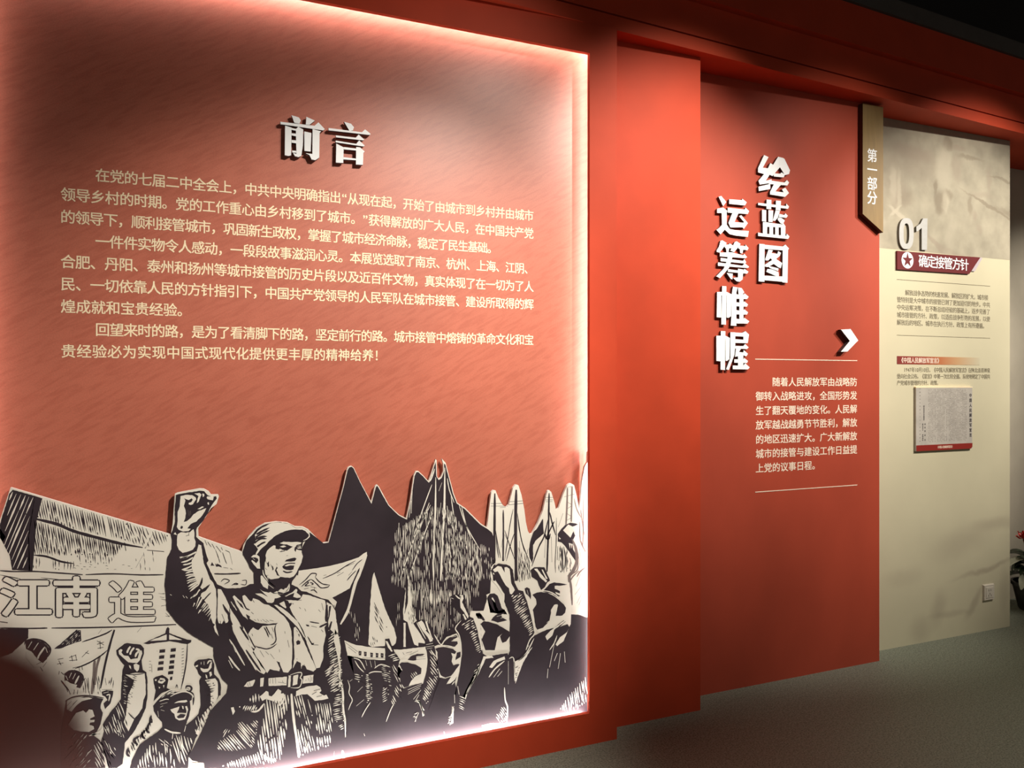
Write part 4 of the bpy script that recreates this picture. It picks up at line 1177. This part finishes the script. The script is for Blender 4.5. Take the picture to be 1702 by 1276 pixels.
# ---------------------------------------------------------------- section panel (part one)
TITLE2 = [
    ['N 425,488 452,500 418,562 448,566 462,535 492,552 435,640 470,630 468,652 400,662 392,640 425,600 390,590 390,565',
     'N 392,674 462,658 462,688 395,700', 'N 508,498 540,506 530,545 475,612 445,598 440,585 470,560', 'N 515,500 545,510 578,578 572,600 548,606 515,555',
     'N 482,596 520,598 528,590 548,603 540,620 482,614', 'N 452,636 545,650 560,635 572,650 562,668 452,658', 'N 485,655 525,662 492,702 540,708 530,690 550,680 572,712 548,735 460,720 460,705'],
    ['k 640,135 1010,178 1012,145 1050,185 1035,216 640,166', 'k 752,92 815,97 812,222 750,216', 'k 875,105 942,110 935,240 872,230',
     'k 690,228 745,232 745,388 690,380', 'k 775,232 838,238 830,390 775,388', 'k 870,235 928,245 900,330 862,375 832,372',
     'k 920,282 985,298 1000,275 1032,308 1012,335 912,325', 'k 905,330 945,335 992,370 968,415 940,412 895,360',
     'k 700,392 755,395 958,422 965,395 1002,450 995,465 700,450', 'k 700,440 758,445 755,565 700,560', 'k 785,450 835,455 835,565 785,560',
     'k 862,452 908,455 908,570 862,560', 'k 938,455 998,462 998,575 938,570', 'k 635,530 700,542 1010,575 1015,545 1052,582 1035,616 635,575'],
    ['k 655,678 725,685 722,1182 645,1175', 'k 720,690 965,715 1000,690 1048,740 1030,772 720,745', 'k 965,725 1035,765 1028,1195 960,1190',
     'k 715,1100 965,1112 965,1182 715,1160', 'k 775,755 835,765 815,800 893,812 905,775 942,800 925,840 835,912 805,870 770,900 738,898 730,888',
     'k 805,915 850,862 958,935 950,960 938,1002 905,990', 'k 830,890 880,925 765,988 728,980 728,955', 'k 762,968 908,1005 902,1040 790,1000',
     'k 760,1012 820,1018 908,1055 912,1108 870,1105 745,1050'],
    ['k 115,55 150,45 218,125 175,180', 'k 255,88 425,100 430,82 487,128 465,170 255,150', 'k 95,215 175,198 228,240 222,272 95,270',
     'k 155,250 222,250 222,440 160,455', 'k 235,200 460,225 470,200 518,245 500,285 235,265', 'k 300,262 378,270 325,390 430,400 455,395 385,312 415,300 502,405 448,482 430,460 270,462 245,402',
     'k 158,430 225,430 260,482 330,497 515,510 500,588 340,570 260,552 195,490 140,555 85,495 120,470'],
    ['k 140,640 165,632 222,668 200,700 130,795 90,785 90,765 120,720', 'k 190,690 250,690 262,672 305,702 285,738 200,735', 'k 210,730 255,735 245,795 220,790',
     'k 330,655 355,645 405,680 390,705 320,790 270,770', 'k 370,700 470,710 470,690 512,735 495,765 380,745', 'k 395,742 440,755 430,810 400,800',
     'k 130,795 290,792 440,832 455,812 492,855 470,870 130,845', 'k 140,865 440,905 455,880 480,925 460,940 140,910', 'k 105,925 430,970 460,935 518,985 500,1000 105,970',
     'k 245,790 315,800 250,1000 130,1135 82,1110 180,1010 225,900', 'k 240,1015 440,1042 455,1010 508,1050 490,1075 235,1050', 'k 220,1065 300,1075 295,1150 275,1145',
     'k 370,1010 440,1020 430,1150 390,1182 350,1175 305,1130 370,1125'],
    ['l 95,120 150,120 150,460 90,455', 'l 162,42 218,45 212,555 150,550', 'l 220,118 285,150 280,440 250,462 220,460', 'l 145,120 225,125 225,165 145,165',
     'l 305,50 365,60 350,130 350,570 275,565 285,420 285,170', 'l 370,60 420,70 455,125 420,160 380,160', 'l 345,150 440,165 460,140 512,185 490,215 345,210',
     'l 345,258 440,264 455,245 503,285 490,315 345,310', 'l 345,362 440,370 455,350 503,390 490,420 345,418', 'l 345,476 440,485 455,462 520,510 495,540 345,538', 'l 388,150 442,150 442,530 388,530'],
    ['l 85,700 145,700 145,1040 85,1035', 'l 145,638 205,640 200,1155 140,1150', 'l 207,700 265,730 258,1010 225,1035 207,1030', 'l 140,700 210,705 210,745 140,745',
     'l 270,655 335,655 335,820 325,950 250,1155 212,1145 270,1000', 'l 330,658 430,662 470,640 517,685 502,790 442,790 442,712 330,706', 'l 330,745 500,758 500,800 330,795',
     'l 325,835 440,838 465,810 512,855 490,877 325,870', 'l 345,865 412,868 385,915 440,922 446,890 503,940 480,975 440,960 330,980 335,940', 'l 320,1012 440,1014 455,995 503,1035 490,1062 320,1058',
     'l 370,960 440,960 440,1110 370,1110', 'l 300,1095 440,1097 465,1065 525,1120 500,1147 300,1145']]
sec = empty('display_panel', ((XC + XD) / 2, YD, 0.0), 'tall rust red panel introducing part one with a gold corner tag', 'panel')
mb = MB(); mb.box(XC - .02, XD, YD, YB + .02, 0.0, ZT)
adopt(sec, mb.build('board', WINE))
L2 = ['随着人民解放军由战略防', '御转入战略进攻，全国形势发', '生了翻天覆地的变化。人民解', '放军越战越勇节节胜利，解放',
      '的地区迅速扩大。广大新解放', '城市的接管与建设工作日益提', '上党的议事日程。']
sx0, sx1 = 2.386, 3.018
sp = (sx1 - sx0) / 13
for i, tx in enumerate(L2):
    m_ = MB()
    line(m_, tx, sx0 + (2 * sp if i == 0 else 0), 0, 1.4035 - .0668 * i,   .0405, .0375, YD - .0006, 0.0145, pitch=sp)
    adopt(sec, m_.build('text_line', CREAM2))['kind'] = 'stuff'
for pz in (1.4 + .1095, 1.4 - .5065):
    m_ = MB(); m_.box(sx0 - .002, sx1, YD - .0012, YD - .0002, pz - .0018, pz + .0018)
    adopt(sec, m_.build('divider_line', CREAM2))
letters('section_title', TITLE2[:3], YD - .015, .011, 'upper right column of three white raised characters on the rust panel', 'sign lettering', None)
letters('section_title', TITLE2[3:], YD - .015, .011, 'lower left column of four white raised characters on the rust panel', 'sign lettering', None)
# chevron arrow
m_ = MB()
m_.prism([proj(*p, YD - .026) for p in cp('O 903,246 962,243 1008,312 942,380 903,380 957,315')], YD - .026, YD - .004, 0, 1)
tag(m_.build('chevron_arrow', [WHITE, DARKEDGE]), 'small white raised arrowhead pointing right above the section text', 'arrow')
# gold corner tag
tg = empty('gold_tag', (3.17, YD, 2.2), 'hanging gold tag with a slanted foot and white vertical characters at the panel edge', 'tag')
ty = YD - .028
tp = [proj(*p, ty) for p in cp('p 1434,172 1468,176 1464,386 1431,355')]
ztop = ZT - .012
zl, zr = tp[3][1], tp[2][1]
m_ = MB(); m_.prism([(tp[0][0], ztop), (tp[1][0], ztop), (tp[1][0], zr), (tp[0][0], zl)], ty, YD - .001, 0, 1)
adopt(tg, m_.build('plate', [GOLD, GOLD_D]))
gx = (tp[0][0] + tp[1][0]) / 2 + .004
for ch, py in (('第', 259), ('一', 282.5), ('部', 305.5), ('分', 329)):
    m_ = MB()
    X_, Z_ = proj(1449.5, py, ty)
    put_char(m_, ch, X_, Z_, .058, .058, ty - .0008, 0.0125)
    adopt(tg, m_.build('tag_character', WHITE))

# ---------------------------------------------------------------- beige panel
def bz(px, py):
    return proj(px, py, YB)


DK = (0.25, 0.215, 0.16)
BR = (0.33, 0.28, 0.22)
LT = (0.50, 0.46, 0.36)
_b = []


def blob(px, py, wpx, hpx, rot, col, st, soft=0.35):
    x, z = bz(px, py)
    x2, _ = bz(px + wpx, py)
    _, z2 = bz(px, py + hpx)
    _b.append((x, z, abs(x2 - x), abs(z2 - z), -rot, col, st, soft))


def rr(X, Y):
    return 1460 + X / 5.317, 200 + Y / 5.317


for (X, Y, W_, H_, rt, c, s_, so) in (
        (300, 290, 32, 11, 6, BR, .75, .5), (230, 330, 22, 30, 0, BR, .45, .6), (400, 400, 24, 30, 0, BR, .4, .7), (90, 420, 12, 50, 0, BR, .35, .7),
        (610, 200, 8.5, 13, 0, DK, .85, .35), (580, 430, 13, 40, 0, LT, .6, .4), (690, 420, 8, 22, 0, BR, .5, .5), (700, 250, 12, 5, 0, BR, .6, .5),
        (810, 330, 18, 3.5, 0, DK, .6, .5), (505, 600, 3, 12, 0, DK, .8, .5), (545, 720, 8.5, 20, 8, DK, .8, .35), (610, 650, 7, 8, 0, DK, .65, .5),
        (590, 720, 6, 18, 0, LT, .6, .4), (1010, 775, 46, 2.6, 18, DK, .75, .4), (810, 740, 3.5, 16, 0, DK, .6, .5), (850, 850, 4, 10, -20, BR, .5, .6),
        (895, 960, 4, 8, -20, BR, .5, .6), (1100, 525, 22, 2.2, 6, DK, .6, .5), (975, 520, 4, 22, 0, BR, .5, .5), (210, 640, 12, 24, -20, BR, .5, .6),
        (250, 690, 14, 12, 0, DK, .45, .6), (150, 680, 6, 30, 0, BR, .4, .6), (130, 560, 5, 26, 0, LT, .6, .5), (180, 620, 4, 30, 0, LT, .6, .5),
        (170, 820, 16, 4, 30, LT, .8, .4), (150, 800, 12, 3, -40, LT, .8, .4), (500, 1090, 22, 4, 34, BR, .55, .5), (910, 660, 16, 5, 0, BR, .4, .7),
        (620, 1150, 24, 4, 15, BR, .4, .6), (1150, 820, 20, 4, 12, DK, .5, .6), (370, 1010, 12, 10, 0, BR, .4, .6), (640, 1000, 8, 30, 0, LT, .35, .7)):
    a, b_ = rr(X, Y)
    blob(a, b_, W_ / 1.0, H_ / 1.0, rt, c, s_, so)
PHOTO = beige_material('faded_photograph_print', (0.38, 0.35, 0.27), _b, 0.16, 9.0, .05, 16)
_b = []
for (px, py, w_, h_, rt, st) in ((1640, 945, 40, 4, -8, .5), (1655, 870, 30, 10, 0, .35), (1620, 1000, 4, 26, 40, .45), (1560, 1010, 10, 26, 20, .35), (1500, 960, 26, 12, 0, .2),
                                 (1600, 900, 40, 20, -10, .3), (1530, 1045, 14, 18, 20, .3), (1670, 980, 8, 30, 0, .3), (1580, 1020, 30, 5, 0, .3)):
    blob(px, py, w_, h_, rt, (0.30, 0.25, 0.19), st, .8)
BEIGE = beige_material('cream_panel_print', (0.58, 0.545, 0.39), _b, 0.06, 2.0, .06, 8)
bei = empty('display_panel', ((XD + XB) / 2, YB, 0.0), 'tall cream panel with a faded photograph above grey text and a white socket', 'panel')
mb = MB(); mb.box(XD, XB, YB, YB + .03, 0.0, ZT)
adopt(bei, mb.build('board', BEIGE))
ZP = 2.105
m_ = MB(); m_.box(XD, XB, YB - .0005, YB, ZP, ZT)
adopt(bei, m_.build('photograph_print', PHOTO))
L3 = [('解放战争态势的快速发展、解放区的扩大，城市接', 2, 22), ('管特别是大中城市的接管已到了更加迫切的地步。中共', 0, 24), ('中央运筹决策，在不断总结经验的基础上，逐步完善了', 0, 24),
      ('城市接管的方针、政策，以适应战争形势的发展，以使', 0, 24), ('解放后的地区、城市在执行方针、政策上有所遵循。', 0, 23)]
bx0, bx1 = bz(1490.6, 500)[0], bz(1645.5, 500)[0]
bp_ = (bx1 - bx0) / 24
for i, (tx, ind, n) in enumerate(L3):
    m_ = MB()
    line(m_, tx, bx0 + ind * bp_, bx1, 1.880 - .0400 * i, .0265, .0270, YB - .001, .004, pitch=bp_ * (1 if i else 24 / 24.6))
    adopt(bei, m_.build('text_line', GREY_TXT))['kind'] = 'stuff'
for pz in (bz(1495, 464.6)[1], bz(1490.6, 556.8)[1]):
    m_ = MB(); m_.box(bx0, bx1, YB - .001, YB - .0004, pz - .0012, pz + .0012)
    adopt(bei, m_.build('divider_line', GREY_TXT))
# gradient caption bar
cb = bpy.data.materials.new('caption_gradient'); cb.use_nodes = True
nt = cb.node_tree; bs = nt.nodes['Principled BSDF']; bs.inputs['Roughness'].default_value = .5
tc = nt.nodes.new('ShaderNodeTexCoord'); sx = nt.nodes.new('ShaderNodeSeparateXYZ'); mr = nt.nodes.new('ShaderNodeMapRange')
nt.links.new(tc.outputs['Object'], sx.inputs[0]); nt.links.new(sx.outputs[0], mr.inputs['Value'])
cx0, cx1 = bz(1490.6, 598)[0], bz(1628, 598)[0]
mr.inputs['From Min'].default_value = cx0; mr.inputs['From Max'].default_value = cx1
cr = nt.nodes.new('ShaderNodeValToRGB'); e = cr.color_ramp.elements
e[0].position = 0.0; e[0].color = (.20, .025, .022, 1); e[1].position = 1; e[1].color = (.56, .52, .37, 1)
x_ = e.new(.30); x_.color = (.30, .055, .03, 1)
x_ = e.new(.52); x_.color = (.47, .17, .07, 1)
x_ = e.new(.72); x_.color = (.54, .33, .17, 1)
nt.links.new(mr.outputs[0], cr.inputs[0]); nt.links.new(cr.outputs[0], bs.inputs['Base Color'])
m_ = MB(); m_.box(cx0, cx1, YB - .0012, YB - .0002, 1.4 + (636 - 605) * 3.979 / 1250, 1.4 + (636 - 591.6) * 3.979 / 1250)
adopt(bei, m_.build('caption_bar', cb))
m_ = MB(); line(m_, '《中国人民解放军宣言》', bz(1494.5, 598)[0], bz(1563.5, 598)[0], 1.4 + (636 - 598.4) * 3.979 / 1250, .0245, .0255, YB - .0018, .02)
adopt(bei, m_.build('caption_title', mat('pale_pink_print', (.82, .66, .55), .6)))
for i, (tx, ind, full) in enumerate((('1947年10月10日，《中国人民解放军宣言》在陕北佳县神泉', 2, True), ('堡向社会公布。《宣言》中第一次比较全面、系统地规定了中国共', 0, True), ('产党城市管理的方针、政策。', 0, False))):
    m_ = MB()
    p_ = (bx1 - bx0) / 29
    line(m_, tx, bx0 + ind * p_, bx1, 1.4695 - .0352 * i, .0225, .0235, YB - .001, .004, pitch=None if full else p_)
    adopt(bei, m_.build('text_line', GREY_TXT))['kind'] = 'stuff'

# numeral 01
ny = YB - .012


def ring(cx, cy, rx, ry, ix, iy, n=40, pw=2.6):
    def el(a, rx, ry):
        c, s_ = math.cos(a), math.sin(a)
        return (cx + rx * math.copysign(abs(c) ** (2 / pw), c), cy + ry * math.copysign(abs(s_) ** (2 / pw), s_))
    return [el(2 * math.pi * i / n, rx, ry) for i in range(n)], [el(2 * math.pi * i / n, ix, iy) for i in range(n)]


STEELSIDE = mat('dull_numeral_side', (.20, .19, .16), .5)
num = empty('section_numeral', (3.47, ny, 2.12), 'silvery raised numeral 01 above the maroon banner', 'sign lettering')
o_, i_ = ring(248, 1000, 64, 137, 25, 90)
P2 = lambda q: proj(*rr(*q), ny)
m_ = MB()
n = len(o_)
vo, vi = [P2(q) for q in o_], [P2(q) for q in i_]
vs = [(x, y, z) for y in (ny, ny + .008) for x, z in vo + vi]
fs, ms = [], []
for i in range(n):
    j = (i + 1) % n
    fs += [(i, j, n + j, n + i), (2 * n + i, 2 * n + j, 3 * n + j, 3 * n + i), (i, j, 2 * n + j, 2 * n + i), (n + i, n + j, 3 * n + j, 3 * n + i)]
    ms += [0, 0, 1, 1]
m_.v, m_.f, m_.m = vs, fs, ms
adopt(num, m_.build('raised_character', [STEEL, STEELSIDE]))
m_ = MB(); m_.prism([P2(q) for q in ((395, 866), (434, 866), (430, 1146), (383, 1143), (383, 950), (350, 978), (336, 980), (336, 938), (372, 912))], ny, ny + .008, 0, 1)
adopt(num, m_.build('raised_character', [STEEL, STEELSIDE]))
# ribbon banner
ry_ = YB - .010
rib = empty('title_ribbon', (3.6, ry_, 1.95), 'maroon slanted banner with a white star disc and white characters', 'banner')
m_ = MB(); m_.prism([proj(*p, ry_) for p in cp('Q 303,1091 890,1138 812,1255 303,1222')], ry_, ry_ + .009)
adopt(rib, m_.build('plate', MAROON))
m_ = MB(); m_.prism([proj(*p, ry_ + .003) for p in cp('Q 888,1139 906,1141 852,1236 828,1234')], ry_ + .003, ry_ + .0095)
adopt(rib, m_.build('accent_stripe', LILAC))
scx, scz = proj(1420 + 375 / 4.25, 160 + 1158 / 4.25, ry_)
sr = .0438
m_ = MB(); m_.flat([(scx + sr * math.cos(a * math.pi / 20), scz + sr * math.sin(a * math.pi / 20)) for a in range(40)], ry_ - .0006)
so = adopt(rib, m_.build('star_disc', WHITE))
m_ = MB(); m_.flat([(scx + (sr * .92 if a % 2 == 0 else sr * .36) * math.sin(a * math.pi / 5), scz + (sr * .92 if a % 2 == 0 else sr * .36) * math.cos(a * math.pi / 5)) for a in range(10)], ry_ - .0012)
adopt(rib, m_.build('star', MAROON))
xa, xb = proj(1420 + 455 / 4.25, 430, ry_)[0], proj(1420 + 806 / 4.25, 430, ry_)[0]
zc = proj(1420 + 630 / 4.25, 160 + 1178 / 4.25, ry_)[1]
m_ = MB(); line(m_, '确定接管方针', xa, xb, zc, .059, .058, ry_ - .0008, .0135)
adopt(rib, m_.build('banner_lettering', WHITE))['kind'] = 'stuff'

# document plaque
py_ = YB - .012
pl = empty('document_plaque', (3.76, YB, 1.03), 'small raised facsimile of a printed document with a dark red caption strip', 'plaque')
px0, pz0 = proj(1522.4, 749.8, py_)
px1, _ = proj(1616, 746, py_)
pz1 = proj(1522.4, 644.5, py_)[1]
DOC = mat('aged_grey_paper', (0.46, 0.435, 0.39), .6, .10, 14)
m_ = MB(); m_.box(px0, px1, py_, YB - .0005, pz0, pz1)
adopt(pl, m_.build('board', DOC))
m_ = MB(); m_.box(px0 - .001, px1 + .001, py_ - .001, YB - .0005, pz1, pz1 + .006)
adopt(pl, m_.build('top_edge', CREAM))
m_ = MB(); m_.prism([(px0 + .002, pz0), (px1 - .012, pz0), (px1, pz0 + .01), (px1, pz0 + .031), (px0 + .002, pz0 + .031)], py_ - .001, py_ - .0001)
adopt(pl, m_.build('caption_strip', mat('deep_red_strip', (.25, .018, .012), .45)))
m_ = MB(); line(m_, '《中国人民解放军宣言》', px0 + (px1 - px0) * .36, px0 + (px1 - px0) * .65, pz0 + .016, .0105, .0125, py_ - .0014, .01)
adopt(pl, m_.build('caption_lettering', CREAM2))['kind'] = 'stuff'
GREY = mat('faint_newsprint', (.20, .175, .155), .7, .15, 30)
BLK = mat('black_newsprint', (.05, .045, .045), .7)


def dxy(X, Y):
    t = (X - 132) / 996
    k = .03
    return px0 + (px1 - px0) * (t * (1 + k) - k * t * t), pz1 - (pz1 - pz0) * (Y - 45) / 1118


m_ = MB()
for i, ch in enumerate('中国人民解放军宣言'):
    x, z = dxy(1094, 187 + i * 91)
    put_char(m_, ch, x, z, .0165, .0185, py_ - .0006, .03)
for i, ch in enumerate('年七十四六三'):
    pass
adopt(pl, m_.build('vertical_heading', BLK))['kind'] = 'stuff'
m_ = MB()
rng = random.Random(3)
yy0 = 90
for c in range(31):
    X = 345 + c * 22.3
    if c in (4, 6, 11, 14, 27, 28) and True:
        y0_ = 90 + (0 if c < 10 else 60)
        Y = y0_ + (400 if c in (11,) else 0)
    Y = 80
    light = c in (4, 6, 13, 15)
    while Y < 1010:
        h = rng.uniform(8, 19)
        if rng.random() < (.25 if light and Y > 380 else .8):
            x, z = dxy(X, Y)
            hw = .0022 * rng.uniform(.6, 1.15)
            hh = h * (pz1 - pz0) / 1118 * .42
            m_.add([(x - hw, py_ - .0004, z - hh), (x + hw, py_ - .0004, z - hh), (x + hw, py_ - .0004, z + hh), (x - hw, py_ - .0004, z + hh)], [(0, 1, 2, 3)])
        Y += h + rng.uniform(6, 14)
ob = m_.build('newsprint_columns', GREY)
ob['kind'] = 'stuff'
adopt(pl, ob)
m_ = MB()
for X, ys in ((265, range(370, 640, 30)), (245, list(range(690, 820, 34)) + list(range(880, 990, 30))), (282, (690, 750, 812, 885, 970)), (198, range(60, 1040, 62))):
    for Y in ys:
        x, z = dxy(X, Y)
        k = 1 if X > 200 else .55
        hw, hh = .0034 * k * rng.uniform(.7, 1.1), .0045 * k * rng.uniform(.7, 1.1)
        m_.add([(x - hw, py_ - .0005, z - hh), (x + hw, py_ - .0005, z - hh * .8), (x + hw * .9, py_ - .0005, z + hh), (x - hw, py_ - .0005, z + hh * .9)], [(0, 1, 2, 3)])
adopt(pl, m_.build('date_columns', BLK))['kind'] = 'stuff'


# wall socket
def bev_box(mb, x0, x1, y0, y1, z0, z1, b):
    mb.add([(x0, y1, z0), (x1, y1, z0), (x1, y1, z1), (x0, y1, z1), (x0 + b, y0, z0 + b), (x1 - b, y0, z0 + b), (x1 - b, y0, z1 - b), (x0 + b, y0, z1 - b)],
           [(4, 5, 6, 7), (0, 1, 5, 4), (1, 2, 6, 5), (2, 3, 7, 6), (3, 0, 4, 7), (0, 1, 2, 3)])


SOCK = mat('ivory_plastic', (.62, .58, .49), .35)
kx, kz = proj(1641.5, 983.5, YB)
so = empty('wall_socket', (kx, YB, kz), 'small ivory wall socket low on the cream panel', 'socket')
m_ = MB(); bev_box(m_, kx - .045, kx + .045, YB - .011, YB, kz - .045, kz + .045, .004)
pla = adopt(so, m_.build('cover_plate', SOCK))
m_ = MB(); bev_box(m_, kx - .031, kx + .031, YB - .0135, YB - .0105, kz - .031, kz + .031, .002)
adopt(so, m_.build('insert', SOCK))
m_ = MB()
for (dx, dz, w_, h_) in ((-.008, .013, .0015, .006), (.008, .013, .0015, .006), (0, -.006, .0015, .005), (-.010, -.017, .0015, .006), (.010, -.017, .0015, .006)):
    m_.box(kx + dx - w_, kx + dx + w_, YB - .0139, YB - .0136, kz + dz - h_, kz + dz + h_)
adopt(so, m_.build('socket_slots', BLK))

# ---------------------------------------------------------------- potted flowers beyond the panel
LEAF = mat('dark_glossy_leaf', (.018, .040, .018), .35, .3, 20)
LEAFW = mat('pale_leaf', (.40, .42, .33), .5, .1, 20)
PETAL = mat('red_petal', (.52, .03, .022), .45, .2, 30)
POT = mat('black_planter', (.012, .012, .013), .35, .1, 10)
STEM = mat('dark_stem', (.04, .06, .02), .5)
cx, cy = 4.78, 3.03
pt = empty('potted_flowers', (cx, cy, 0), 'red flowers over dark leaves in a black planter beyond the cream panel', 'potted plant')


def lathe(prof, cx, cy, n=28):
    vs = [(cx + r * math.cos(2 * math.pi * i / n), cy + r * math.sin(2 * math.pi * i / n), z) for r, z in prof for i in range(n)]
    fs = [(a * n + i, a * n + (i + 1) % n, (a + 1) * n + (i + 1) % n, (a + 1) * n + i) for a in range(len(prof) - 1) for i in range(n)]
    return vs, fs


m_ = MB()
vs, fs = lathe([(0.001, 0.0), (.095, 0.0), (.10, .008), (.13, .145), (.138, .148), (.138, .17), (.126, .17), (.124, .15), (.001, .145)], cx, cy)
m_.add(vs, fs)
adopt(pt, m_.build('pot', POT, smooth=False))
rp = random.Random(11)


def leaf(name, base, az, el, L, wd, mt, curl=.5):
    vs, fs = [], []
    dx, dy = math.cos(az), math.sin(az)
    n = 7
    p = Vector(base)
    e = el
    for i in range(n + 1):
        t = i / n
        wv = wd * math.sin(math.pi * min(1, t * .93 + .05)) ** .8
        sx, sy = -dy * wv, dx * wv
        vs += [(p.x + sx, p.y + sy, p.z + wv * .25), (p.x, p.y, p.z), (p.x - sx, p.y - sy, p.z + wv * .25)]
        p = p + Vector((dx * math.cos(e), dy * math.cos(e), math.sin(e))) * (L / n)
        e -= curl * 2 / n
    for i in range(n):
        a = i * 3
        fs += [(a, a + 1, a + 4, a + 3), (a + 1, a + 2, a + 5, a + 4)]
    return adopt(pt, mesh_obj(name, vs, fs, mt, smooth=True))


for i in range(42):
    az = 2 * math.pi * (i * .381966)
    leaf('leaf', (cx + .04 * math.cos(az), cy + .04 * math.sin(az), .15 + rp.uniform(0, .20)), az, rp.uniform(.3, 1.2), rp.uniform(.10, .17), rp.uniform(.025, .045), LEAF, rp.uniform(.5, 1.3))
for az, h_, e_ in ((3.3, .22, .2), (3.9, .17, -.1), (2.9, .30, .4)):
    leaf('leaf', (cx + .04 * math.cos(az), cy + .04 * math.sin(az), h_), az, e_, .19, .036, LEAFW, .7)
heads = [(a_, b_, c_ * .72 - .05) for a_, b_, c_ in ((-.075, -.03, .72), (-.02, -.07, .765), (.05, .0, .74), (-.05, .05, .69), (-.10, -.02, .655), (.02, -.08, .68), (.09, .04, .70), (-.01, .02, .80), (-.12, -.04, .735), (-.13, .0, .69), (-.06, -.08, .71))]
m_ = MB()
for hx, hy, hz in heads:
    b_ = Vector((cx + hx * .2, cy + hy * .2, .15)); t_ = Vector((cx + hx, cy + hy, hz))
    n = 5
    for i in range(n):
        p0 = b_.lerp(t_, i / n); p1 = b_.lerp(t_, (i + 1) / n)
        r_ = .003
        m_.add([(p0.x + r_ * math.cos(a), p0.y + r_ * math.sin(a), p0.z) for a in (0, 2.1, 4.2)] + [(p1.x + r_ * math.cos(a), p1.y + r_ * math.sin(a), p1.z) for a in (0, 2.1, 4.2)],
               [(0, 1, 4, 3), (1, 2, 5, 4), (2, 0, 3, 5)])
adopt(pt, m_.build('stems', STEM))
for hx, hy, hz in heads:
    m_ = MB()
    for k in range(7):
        az = 2 * math.pi * k / 7 + hx * 9
        el = .35 + .35 * (k % 2)
        d = Vector((math.cos(az) * math.cos(el), math.sin(az) * math.cos(el), math.sin(el)))
        sd = Vector((-math.sin(az), math.cos(az), 0))
        o = Vector((cx + hx, cy + hy, hz))
        up = Vector((0, 0, .008))
        vs = [o, o + d * .018 + sd * .014, o + d * .036 + sd * .012 + up, o + d * .044, o + d * .036 - sd * .012 + up, o + d * .018 - sd * .014, o + d * .024 - up]
        m_.add(vs, [(0, 1, 6), (1, 2, 6), (2, 3, 6), (3, 4, 6), (4, 5, 6), (5, 0, 6)])
    adopt(pt, m_.build('flower', PETAL, smooth=True))
